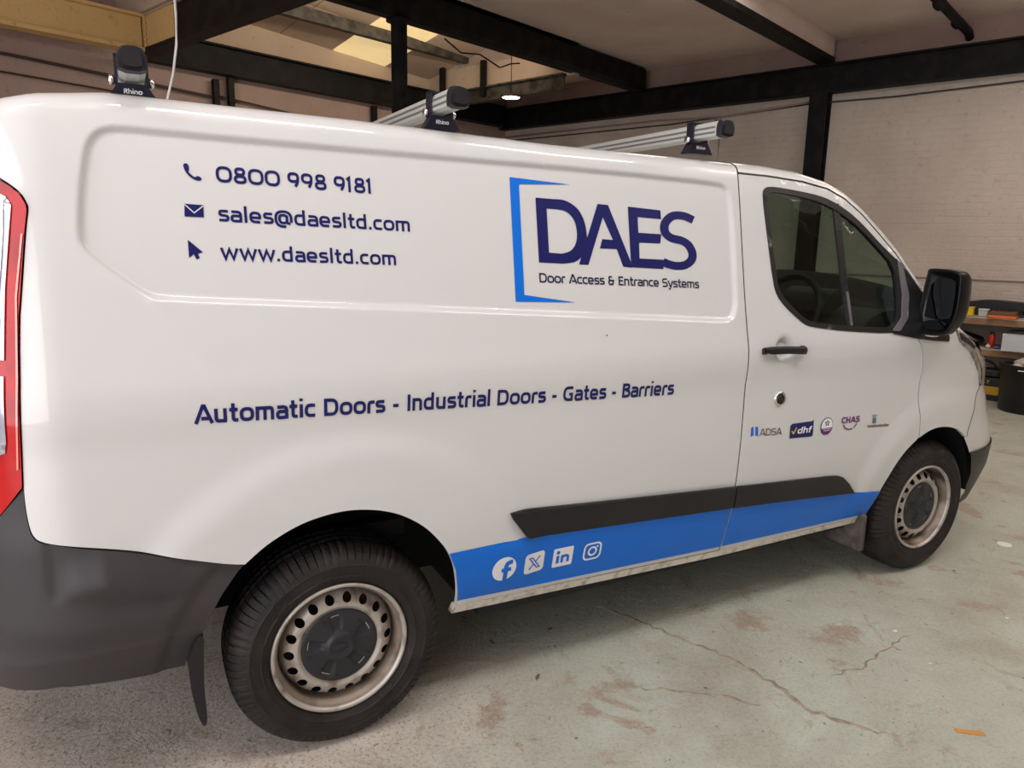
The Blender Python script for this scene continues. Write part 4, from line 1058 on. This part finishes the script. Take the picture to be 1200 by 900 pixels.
sheet('smile_lettering', text_polys('CHAS', 2.185, .854, 2.303, .028, .24, dz=-.004), VINYL_PURPLE, D_)
sheet('smile_arc', ribbon([(2.245+.050*math.cos(math.radians(a)), .868+.046*math.sin(math.radians(a))) for a in range(205, 292, 6)], .006)+ribbon([(2.245+.050*math.cos(math.radians(a)), .868+.046*math.sin(math.radians(a))) for a in range(300, 336, 6)], .006), VINYL_PURPLE, D_)
sheet('scroll_emblem', [[(2.384, .873), (2.424, .872), (2.424, .869), (2.384, .870)], [(2.391, .866), (2.419, .865), (2.419, .862), (2.391, .863)], [(2.392, .859), (2.418, .858), (2.420, .832), (2.392, .834)]], VINYL_GREY, D_)
sheet('scroll_lettering', text_polys('Constructionline', 2.362, .818, 2.512, .013, .24, dz=-.009), mat('brown_vinyl', (.10, .05, .04), .4), D_)

# ---- window: rubber, glass, divider, handle, lock, mirror
WINI = [(1.745, 1.797), (1.759, 1.642), (1.777, 1.466), (1.793, 1.42), (1.831, 1.383), (1.899, 1.332), (1.93, 1.312), (1.96, 1.303), (2.16, 1.279), (2.435, 1.259), (2.484, 1.268), (2.514, 1.303), (2.522, 1.404), (2.505, 1.527), (2.40, 1.605), (2.292, 1.684), (2.21, 1.728), (2.137, 1.759), (2.07, 1.781), (1.995, 1.796), (1.849, 1.811), (1.77, 1.814), (1.75, 1.808)]
WINI = chaikin(WINI, 1)
patch('window_rubber', WIN, RUBBER, DOOR, holes=[WINI], sp=.03, off=.003, rim=.02, bstep=.03)
DV1 = [(2.128, 1.785), (2.165, 1.785), (2.215, 1.258), (2.176, 1.262)]
patch('window_divider', DV1, RUBBER, DOOR, sp=.04, off=.0, rim=.008)
patch('divider_trim', [(2.183, 1.42), (2.198, 1.42), (2.211, 1.28), (2.194, 1.28)], mat('grey_trim', (.13, .12, .135), .4), DOOR, sp=.04, off=.0015, rim=.003)
patch('door_glass', [p for p in WINI if p[0] < 2.12]+[], GLASS, DOOR, sp=.06, off=-.008, rim=0) if False else None
gl1 = [(2.150, 1.756), (2.137, 1.765), (2.07, 1.786), (1.995, 1.80), (1.849, 1.815), (1.77, 1.818), (1.742, 1.80), (1.754, 1.642), (1.772, 1.466), (1.79, 1.415), (1.831, 1.378), (1.899, 1.327), (1.955, 1.298), (2.192, 1.272)]
gl2 = [(2.152, 1.754), (2.21, 1.731), (2.292, 1.688), (2.505, 1.531), (2.527, 1.404), (2.518, 1.30), (2.484, 1.264), (2.435, 1.254), (2.195, 1.272)]
patch('door_glass', gl1, GLASS, DOOR, sp=.06, off=-.008, rim=0)
patch('quarter_glass', gl2, GLASS, DOOR, sp=.06, off=-.008, rim=0)
# handle: grip across the dish
hb = MB()
hp = [(1.672, 1.204), (1.70, 1.203), (1.755, 1.201), (1.80, 1.199), (1.85, 1.197), (1.885, 1.194), (1.905, 1.192)]
sec = chaikin([(-1, -1), (1, -1), (1, 1), (-1, 1)], 2); v = []; f = []
for i, (x, z) in enumerate(hp):
    t = i/(len(hp)-1); out = .010+.022*math.sin(PI*t)**.5 if 0 < t < 1 else .010
    hh = .0155 if i not in (0, len(hp)-1) else .010
    y = -out+min(float(V(x, z)), .012)
    for a, b in sec: v.append((x, y+a*.009, z+b*hh))
n = len(sec)
for i in range(len(hp)-1):
    for k in range(n): f.append((i*n+k, i*n+(k+1) % n, (i+1)*n+(k+1) % n, (i+1)*n+k))
f += [tuple(range(n)), tuple(range((len(hp)-1)*n, len(hp)*n))[::-1]]
obj('door_handle', v, f, PLASTIC, DOOR, True)
for x in (1.683, 1.893): MB().box((x-.014, -.012, 1.186), (x+.014, float(V(x, 1.195))+.004, 1.210), bev=.003).build('handle_mount', PLASTIC, DOOR)
lk = MB().lathe([(.0005, -.009), (.010, -.009), (.012, -.006)], (1.795, float(V(1.795, .998)), .998), 'y', 28)
lk.build('lock_barrel', mat('lock_face', (.05, .045, .05), .35, .6), DOOR, True)
MB().lathe([(.010, -.006), (.019, -.008), (.0225, -.005)], (1.795, float(V(1.795, .998)), .998), 'y', 28).build('lock_ring', BLACK, DOOR, True)
MB().lathe([(.0222, -.007), (.026, -.008), (.030, -.004), (.030, .004)], (1.795, float(V(1.795, .998)), .998), 'y', 28).build('lock_guard', CHROME, DOOR, True)
sheet('stone_chip', [circle(.94, 1.291, .003, 8)], VINYL_BLACK, SP)
# black sail panel and grey trim at the mirror foot
patch('mirror_sail', [(2.52, 1.560), (2.60, 1.496), (2.694, 1.404), (2.790, 1.316), (2.838, 1.262), (2.872, 1.205), (2.872, 1.182), (2.76, 1.190), (2.644, 1.204), (2.467, 1.234), (2.54, 1.27), (2.560, 1.40), (2.545, 1.50)], RUBBER, DOOR, sp=.03, off=.005, rim=.012)
patch('sail_trim', [(2.527, 1.548), (2.556, 1.540), (2.590, 1.402), (2.573, 1.300), (2.51, 1.244), (2.463, 1.248), (2.53, 1.302), (2.547, 1.403)], mat('grey_trim', (.13, .12, .135), .4), DOOR, sp=.02, off=.009, rim=.008)

MIR = MB()
mc = Vector((2.70, -.060, 1.372))
# mirror housing: rounded outline in the y-z plane, deeper towards the front
mo = chaikin([(.066, .132), (.064, .146), (-.078, .140), (-.086, .10), (-.088, -.04), (-.062, -.115), (-.030, -.145), (.082, -.146), (.090, -.12), (.086, -.04)], 2)
v = []; f = []; K = [(-.030, .93), (-.034, 1.0), (-.022, 1.03), (.03, 1.02), (.075, .85), (.10, .5)]
for dx, s in K:
    for a, b in mo: v.append((mc.x+dx, mc.y+a*s, mc.z+b*s))
n = len(mo)
for i in range(len(K)-1):
    for k in range(n): f.append((i*n+k, (i+1)*n+k, (i+1)*n+(k+1) % n, i*n+(k+1) % n))
f.append(tuple(range((len(K)-1)*n, len(K)*n))); 
v += [(mc.x-.014, mc.y+a*.86, mc.z+b*.88) for a, b in mo]; q0 = len(K)*n
for k in range(n): f.append((k, (k+1) % n, q0+(k+1) % n, q0+k))
f.append(tuple(range(q0, q0+n)))
mh = obj('door_mirror', v, f, mat('mirror_shell', (.004, .004, .005), .4, spec=.25), VAN, True)
mg = chaikin([(.046, .112), (-.058, .108), (-.064, .06), (-.062, -.05), (-.050, -.072), (.064, -.074), (.062, -.04)], 1)
MB().prism(mg, lambda p: (mc.x-.0235, mc.y+p[0], mc.z+p[1]), lambda p: (mc.x-.013, mc.y+p[0], mc.z+p[1])).build('mirror_glass', MIRRORM, mh)
mg2 = chaikin([(.066, -.082), (-.046, -.080), (-.034, -.112), (-.014, -.124), (.062, -.122)], 1)
MB().prism(mg2, lambda p: (mc.x-.0235, mc.y+p[0], mc.z+p[1]), lambda p: (mc.x-.013, mc.y+p[0], mc.z+p[1])).build('blind_spot_glass', MIRRORM, mh)
MB().box((mc.x-.01, -.045, 1.214), (mc.x+.03, .01, 1.228), bev=.004).build('side_indicator', AMBER, mh)
MB().box((mc.x-.015, .0, 1.262), (mc.x+.05, float(V(2.7, 1.3))+.01, 1.388), bev=.008).build('mirror_arm', mat('grey_trim', (0, 0, 0)), mh)

# ---- cab interior
CI = VAN
MB().prism([(.10, .45), (1.86, .45), (1.90, 1.2), (1.80, 1.80), (1.70, 1.88), (.26, 1.88), (.16, 1.80), (.06, 1.2)], lambda p: (1.60, p[0], p[1]), lambda p: (1.63, p[0], p[1])).build('bulkhead', mat('grey_bulkhead', (.16, .155, .15), .6), CI)
MB().box((1.60, .10, .43), (2.62, 1.86, .46)).build('cab_floor', CABIN, CI)
def seat(y, wd=.5):
    s = empty('seat', (0, 0, 0), 0., CI)
    MB().box((1.78, y-wd/2, .78), (2.28, y+wd/2, .93), bev=.04).build('seat_cushion', SEAT, s)
    MB().prism(chaikin([(1.70, .88), (1.85, .90), (1.80, 1.20), (1.73, 1.44), (1.66, 1.44), (1.64, 1.2)], 2), lambda p: (p[0], y-wd*.46, p[1]), lambda p: (p[0], y+wd*.46, p[1])).build('seat_back', SEAT, s, False)
    MB().prism(chaikin([(1.655, 1.46), (1.76, 1.46), (1.775, 1.56), (1.74, 1.64), (1.68, 1.64), (1.65, 1.58)], 2), lambda p: (p[0], y-.13, p[1]), lambda p: (p[0], y+.13, p[1])).build('headrest', SEAT, s)
    for q in (-.06, .06): MB().tube([(1.70, y+q, 1.40), (1.705, y+q, 1.49)], .007, 6).build('headrest_post', CHROME, s)
    return s
seat(.45); seat(1.42, .8)
MB().tube([(1.70, .13, 1.66), (1.78, .17, 1.45), (1.92, .24, 1.10), (1.95, .26, .95)], .018, 4).build('seat_belt', BLACK, CI)
db = MB().prism(chaikin([(2.42, .75), (2.75, .7), (2.85, 1.20), (2.80, 1.30), (2.60, 1.33), (2.44, 1.26), (2.40, 1.1)], 2), lambda p: (p[0], .14, p[1]), lambda p: (p[0], 1.82, p[1])); db.build('dashboard', CABIN, CI)
MB().prism(chaikin([(2.38, 1.27), (2.56, 1.32), (2.58, 1.40), (2.48, 1.41)], 2), lambda p: (p[0], .34, p[1]), lambda p: (p[0], .62, p[1])).build('instrument_hood', CABIN, CI)
sw = MB(); pts = []
for k in range(33):
    a = 2*PI*k/32; c = Vector((2.24, .42, 1.29)); e1 = Vector((0, 1, 0)); e2 = Vector((-.50, 0, .866)).normalized()
    pts.append(c+e1*math.cos(a)*.19+Vector((.42, 0, .9)).normalized()*math.sin(a)*.19)
sw.tube(pts, .015, 8, False); 
for a in (PI/2+2.1, PI/2-2.1, -PI/2): sw.tube([Vector((2.26, .42, 1.285)), Vector((2.24, .42, 1.29))+Vector((0, 1, 0))*math.cos(a)*.19+Vector((.42, 0, .9)).normalized()*math.sin(a)*.19], .012, 6)
sw.build('steering_wheel', BLACK, CI, True)
MB().tube([(2.26, .42, 1.28), (2.50, .42, 1.14)], .03, 8).build('steering_column', BLACK, CI)
MB().box((2.20, .12, .6), (2.24, .14, 1.2)).build('door_card', CABIN, CI)
patch('door_lining', [(1.65, .48), (2.60, .60), (2.60, 1.24), (1.95, 1.27), (1.72, 1.42), (1.65, 1.80)], CABIN, CI, sp=.08, off=-.05, rim=0)
patch('door_lining', [(1.65, .48), (2.60, .60), (2.60, 1.24), (1.95, 1.27), (1.72, 1.42), (1.65, 1.80)], CABIN, CI, sp=.08, off=-.05, rim=0, mirror=True)
bpy.data.objects.remove(bpy.data.objects['door_card'])
MB().prism([(1.64, 1.895), (2.10, 1.88), (2.10, 1.865), (1.64, 1.875)], lambda p: (p[0], .26, p[1]), lambda p: (p[0], 1.70, p[1])).build('roof_lining', mat('grey_headlining', (.25, .24, .23), .8), CI)
# dash rear-view patch: a pale sticker sheet on the far quarter of the dash
MB().box((2.50, .62, 1.335), (2.66, .86, 1.342)).build('white_paper', mat('paper', (.8, .8, .8), .6), CI)

# put the van's parts into its own frame
for o in VAN.children:
    o.matrix_parent_inverse = Matrix.Translation(-VO)

# ================================================================ THINGS AROUND
# pendant lamp
lp = RW(6.85, 5.35, 0)
pl = RW(7.0, 5.52, 3.62)
PLoc = RW(6.55, 5.28, 3.505)
lam = empty('pendant_lamp', PLoc, 0., label='small round black pendant lamp, lit, hanging under the boxed steel beam', cat='lamp')
MB().lathe([(.125, 0), (.13, .012), (.10, .035), (.035, .06), (.02, .09), (.0005, .09)], (0, 0, 0), n=32).build('lamp_shade', mat('black_lamp_shade', (.02, .02, .022), .4), lam, True)
MB().lathe([(.0005, .002), (.115, .002), (.118, .006)], (0, 0, 0), n=32).build('diffuser', mat('lamp_diffuser', (1, 1, 1), .5, emit=((1., .97, .92), 14.)), lam, True)
MB().tube([(0, 0, .09), (0, 0, .55)], .006, 6).build('cord', BLACK, lam, True)

# wall shelves
WOODM = mat('raw_pine', (.34, .20, .11), .6, noise=((.24, .13, .07), 9, .4, .6))
TOPM = mat('dusty_board_top', (.48, .46, .42), .6)
shf = empty('pine_shelving', RW(8.3, -1.2, 0), ROOMROT, label='two long pine shelves with a pale top on the right wall', cat='shelves')
def loc(u, w, z): return (u-8.3, w+1.2, z)
for z0, u_f in ((.815, 8.02), (.485, 8.02)):
    MB().box(loc(u_f, -3.3, z0), loc(8.56, .75, z0+.065)).build('shelf_board', WOODM, shf)
    MB().box(loc(u_f-.004, -3.3, z0+.066), loc(8.56, .75, z0+.078)).build('shelf_top', TOPM, shf)
for w in (.70, -1.1, -3.2):
    MB().box(loc(8.48, w-.03, 0), loc(8.55, w+.03, .815)).build('shelf_post', WOODM, shf)
    for z0 in (.485, .815): MB().box(loc(8.05, w-.02, z0-.06), loc(8.54, w+.02, z0-.001)).build('shelf_bracket', WOODM, shf)
# items on shelves
def titem(name, u, w, z, lab, cat, rz=0., group=None): return empty(name, RW(u+.03, w-.04, z), ROOMROT+rz, label=lab, cat=cat, group=group)
BLKP = mat('black_tool_plastic', (.012, .012, .013), .45); YELP = mat('yellow_plastic', (.75, .52, .02), .4); ORP = mat('orange_plastic', (.75, .16, .03), .4)
REDP = mat('red_plastic', (.45, .02, .015), .35); WHP = mat('white_card', (.62, .64, .68), .6); TRP = mat('clear_plastic_tub', (.55, .56, .50), .3); BRN = mat('brown_item', (.16, .08, .04), .6); BLUP = mat('blue_cloth', (.10, .16, .26), .8)
ZT = .894
t = titem('tool_bag', 8.38, -.30, ZT, 'long black folded tarpaulin case lying at the back of the upper shelf', 'case')
MB().prism([(-.50, 0), (.50, 0), (.50, .10), (.12, .165), (.0, .17), (-.40, .15), (-.50, .10)], lambda p: (-.12, p[0], p[1]), lambda p: (.10, p[0], p[1])).build('case_body', BLKP, t)
MB().box((-.13, -.40, .06), (-.121, .45, .075)).build('zip', BLACK, t)
def tub(name, u, w, z, sx, sy, sz, m, lm, lab, cat='tub', group=None):
    t = titem(name, u, w, z, lab, cat, group=group)
    MB().box((-sx/2, -sy/2, 0), (sx/2, sy/2, sz*.8), bev=min(sx, sy)*.12).build('body', m, t)
    MB().box((-sx/2-.003, -sy/2-.003, sz*.8), (sx/2+.003, sy/2+.003, sz), bev=.003).build('lid', lm, t)
    return t
tub('yellow_tub', 8.05, -.10, ZT, .085, .095, .10, YELP, YELP, 'bright yellow square tub on the upper shelf beside the mirror')
tub('red_tin', 8.05, .045, ZT, .07, .085, .045, REDP, WHP, 'flat red and white tin at the left end of the upper shelf', 'tin')
tub('clear_tub', 8.08, -.235, ZT, .08, .09, .085, TRP, WHP, 'clear tub with pale lid between the yellow tub and the orange tool case')
tub('brown_tin', 8.10, -.03, ZT, .05, .04, .05, BRN, BRN, 'small brown tin behind the red tin on the upper shelf', 'tin')
t = titem('orange_tool_case', 8.05, -.42, ZT, 'flat open orange plastic tool case with dark bits on the upper shelf', 'tool case')
MB().box((-.10, -.13, 0), (.10, .13, .032), bev=.006).build('tray', ORP, t)
MB().box((-.104, -.05, -.012+.012), (-.094, .05, .022)).build('catch', ORP, t)
MB().box((-.08, -.12, .033), (.09, .12, .072), bev=.004).build('bit_rack', BRN, t)
for k in range(9): MB().lathe([(.006, 0), (.006, .018), (.0005, .018)], (-.05, -.10+k*.025, .072), n=6).build('bit', BLACK, t)
t = titem('hand_drill', 8.06, -.655, ZT, 'small black and yellow hand tool at the right end of the upper shelf', 'tool')
MB().tube([(0, -.06, .065), (0, .07, .065)], .022, 10).build('motor', BLKP, t, True)
MB().box((-.02, -.05, 0), (.02, -.015, .06), bev=.006).build('grip', YELP, t)
MB().box((-.03, -.03, 0), (.03, .03, .03), bev=.006).build('battery', YELP, t)
ZL = .564
t = titem('red_bottle', 8.10, -.34, ZL, 'red bottle with black cap standing on the lower shelf', 'bottle')
MB().lathe([(.0005, 0), (.034, 0), (.036, .01), (.036, .115), (.028, .135), (.018, .145), (.018, .15), (.0005, .15)], (0, 0, 0), n=20).build('body', REDP, t, True)
MB().lathe([(.020, .15), (.020, .172), (.0005, .172)], (0, 0, 0), n=16).build('cap', BLKP, t, True)
t = titem('white_box', 8.08, -.72, ZL, 'large white cardboard box on the lower shelf above the black bin', 'box')
MB().box((-.16, -.26, 0), (.16, .26, .17)).build('carton', WHP, t)
MB().box((-.162, -.262, .171), (.162, .262, .178)).build('lid', WHP, t)
tag(MB().prism(chaikin([(-.28, .0), (.28, 0), (.26, .02), (.0, .045), (-.2, .02)], 1), lambda p: (-.12, p[0], p[1]), lambda p: (.12, p[0], p[1])).build('cover_sheet', BLKP), 'black folded sheet lying on top of the white cardboard box', 'sheet').location = RW(8.13, -.79, ZL+.179)
bpy.data.objects['cover_sheet'].rotation_euler = (0, 0, ROOMROT)
def blob(name, parent, m, sx, sy, sz, z0=0, seed=1, n=14, x=0, y=0, **k):
    R_ = random.Random(seed); v = []; f = []; rings = 8
    ph = [R_.uniform(0, 6.28) for _ in range(6)]
    for i in range(rings+1):
        t_ = i/rings; r = math.sin(PI*(.12+.88*t_)) if t_ < 1 else .001
        r = max(r, .001)*(1 if t_ > .05 else .95)
        for j in range(n):
            a = 2*PI*j/n; q = 1+.12*math.sin(3*a+ph[0]+4*t_)+.08*math.sin(5*a+ph[1]-6*t_)
            v.append((x+sx*r*q*math.cos(a), y+sy*r*q*math.sin(a), z0+sz*(t_+.08*t_*math.sin(2*a+ph[2]))))
    for i in range(rings):
        for j in range(n): f.append((i*n+j, i*n+(j+1) % n, (i+1)*n+(j+1) % n, (i+1)*n+j))
    f.append(tuple(range(n))[::-1]); f.append(tuple(range(rings*n, rings*n+n)))
    return obj(name, v, f, m, parent, True, **k)
t = titem('black_holdall', 8.22, -.02, ZL, 'crumpled black tool holdall at the left of the lower shelf', 'bag')
blob('bag_body', t, BLKP, .14, .26, .15, seed=4)
MB().tube([(-.10, -.18, .06), (-.13, -.10, .11), (-.13, 0, .13), (-.12, .1, .10)], .008, 6).build('carry_strap', mat('grey_strap', (.2, .2, .21), .6), t, True)
t = blob('blue_rag', None, BLUP, .045, .035, .035, seed=9); tag(t, 'crumpled blue grey rag on the lower shelf right of the red bottle', 'rag'); t.location = RW(8.07, -.445, ZL)
t = blob('cream_rag', None, mat('cream_cloth', (.6, .55, .42), .8), .025, .025, .05, seed=11); tag(t, 'small scrap of cream cloth by the foot of the red bottle', 'rag'); t.location = RW(8.05, -.365, ZL)
# yellow and black tool box on the floor
t = titem('tool_box', 8.15, -.27, 0, 'black tool box with yellow band and arched handle on the floor by the bin', 'tool box')
MB().box((-.14, -.22, 0), (.14, .22, .06), bev=.008).build('base', BLKP, t)
MB().box((-.142, -.222, .061), (.142, .222, .155), bev=.008).build('yellow_band', mat('tool_yellow', (.62, .34, .02), .45), t)
MB().box((-.14, -.22, .156), (.14, .22, .245), bev=.008).build('upper_box', BLKP, t)
tp = text_polys('DEWALT', -.12, .185, .12, .035, .22); v = []; f = []
for q in tp: n = len(v); v += [(-.1415, -a, b) for a, b in q]; f.append((n, n+1, n+2, n+3))
obj('box_lettering', v, f, mat('tool_yellow', (0, 0, 0)), t)
MB().box((-.12, -.20, .246), (.12, .20, .33), bev=.02).build('lid', mat('dark_green_black', (.012, .018, .015), .5), t)
MB().tube([(0, .15, .32)]+[(0, .15*math.cos(a), 0.325+.095*math.sin(a)) for a in (.4, .8, 1.2, 1.57, 1.94, 2.34, 2.74)]+[(0, -.15, .32)], .012, 8).build('handle', BLKP, t, True)
# black bin with rubbish
t = titem('rubbish_bin', 7.68, -.80, 0, 'tall round black bin heaped with crumpled packaging in front of the shelves', 'bin')
MB().lathe([(.0005, 0), (.255, 0), (.262, .015), (.285, .46), (.297, .462), (.297, .485), (.285, .487), (.278, .46), (.25, .02), (.0005, .02)], (0, 0, 0), n=48).build('bin_body', mat('black_bin_plastic', (.006, .006, .007), .4), t, True)
tp = text_polys('H', -.03, .425, .03, .012, .2)
MB().box((-.2905, .04, .435), (-.286, .10, .445)).build('bin_label', VINYL_WHITE, t)
PK = [mat('crumpled_paper', (.70, .67, .60), .7), mat('yellowed_wrap', (.62, .52, .28), .6), mat('clear_film', (.55, .53, .50), .35)]
for k, (px, py, s, m_, lab) in enumerate([(-.10, .12, .08, 0, 'white crumpled paper at the left of the black bin'), (-.15, -.05, .10, 1, 'pale yellow crumpled wrap heaped in the middle of the black bin'), (.08, .08, .11, 2, 'greyish film bag at the back of the black bin'), (.06, -.15, .10, 0, 'cream paper ball at the right of the black bin')]):
    g = blob('crumpled_packaging', None, PK[m_], s*.9, s*.8, s*.95, seed=20+k, n=14)
    g.location = RW(7.70, -.83, .41+.012*(k % 3))+Vector((px*UX-py*UY, px*UY+py*UX, 0))
    tag(g, lab, 'packaging', 'packaging in the black bin')
# yellow spray tube / level leaning inside wall (seen through the cab): long clamps hung on the right wall
t = titem('hanging_clamps', 8.50, 2.9, 1.0, 'bundle of yellow bar clamps hung on the far wall seen through the cab window', 'clamps')
for k in range(4):
    MB().box((0, -.12+k*.07, .25), (.03, -.09+k*.07, .80)).build('clamp_bar', YELP if k % 2 else BLKP, t)
MB().box((-.02, -.16, .82), (.06, .16, .90)).build('hook_rail', BLKP, t)
# debris on the floor
o = tag(MB().lathe([(.0005, 0), (.034, 0), (.036, .002), (.034, .004), (.0005, .0045)], (0, 0, 0), n=28).build('white_disc', mat('chalk_white', (.72, .74, .70), .6)), 'flat white paper disc on the floor ahead of the front wheel', 'disc'); o.location = (3.70, .03, 0.0)
o = tag(MB().box((-.011, -.045, 0), (.011, .045, .003)).build('orange_strip', mat('orange_ply', (.50, .24, .06), .7)), 'short orange strip of veneer lying on the floor in the foreground', 'offcut'); o.location = (1.90, -.84, 0.0); o.rotation_euler = (0, 0, .9)
for k, (x, y, s, lab) in enumerate([(2.28, -.30, .012, 'white chip of plaster in the pale worn floor patch'), (2.84, -.45, .010, 'white chip of plaster near the right edge of the floor'), (2.18, -.52, .006, 'tiny white crumb lying on the floor right of the long crack')]):
    g = blob('plaster_chip', None, mat('plaster', (.75, .73, .68), .8), s, s*.7, s*.6, seed=40+k, n=7); tag(g, lab, 'chip'); g.location = (x, y, 0)
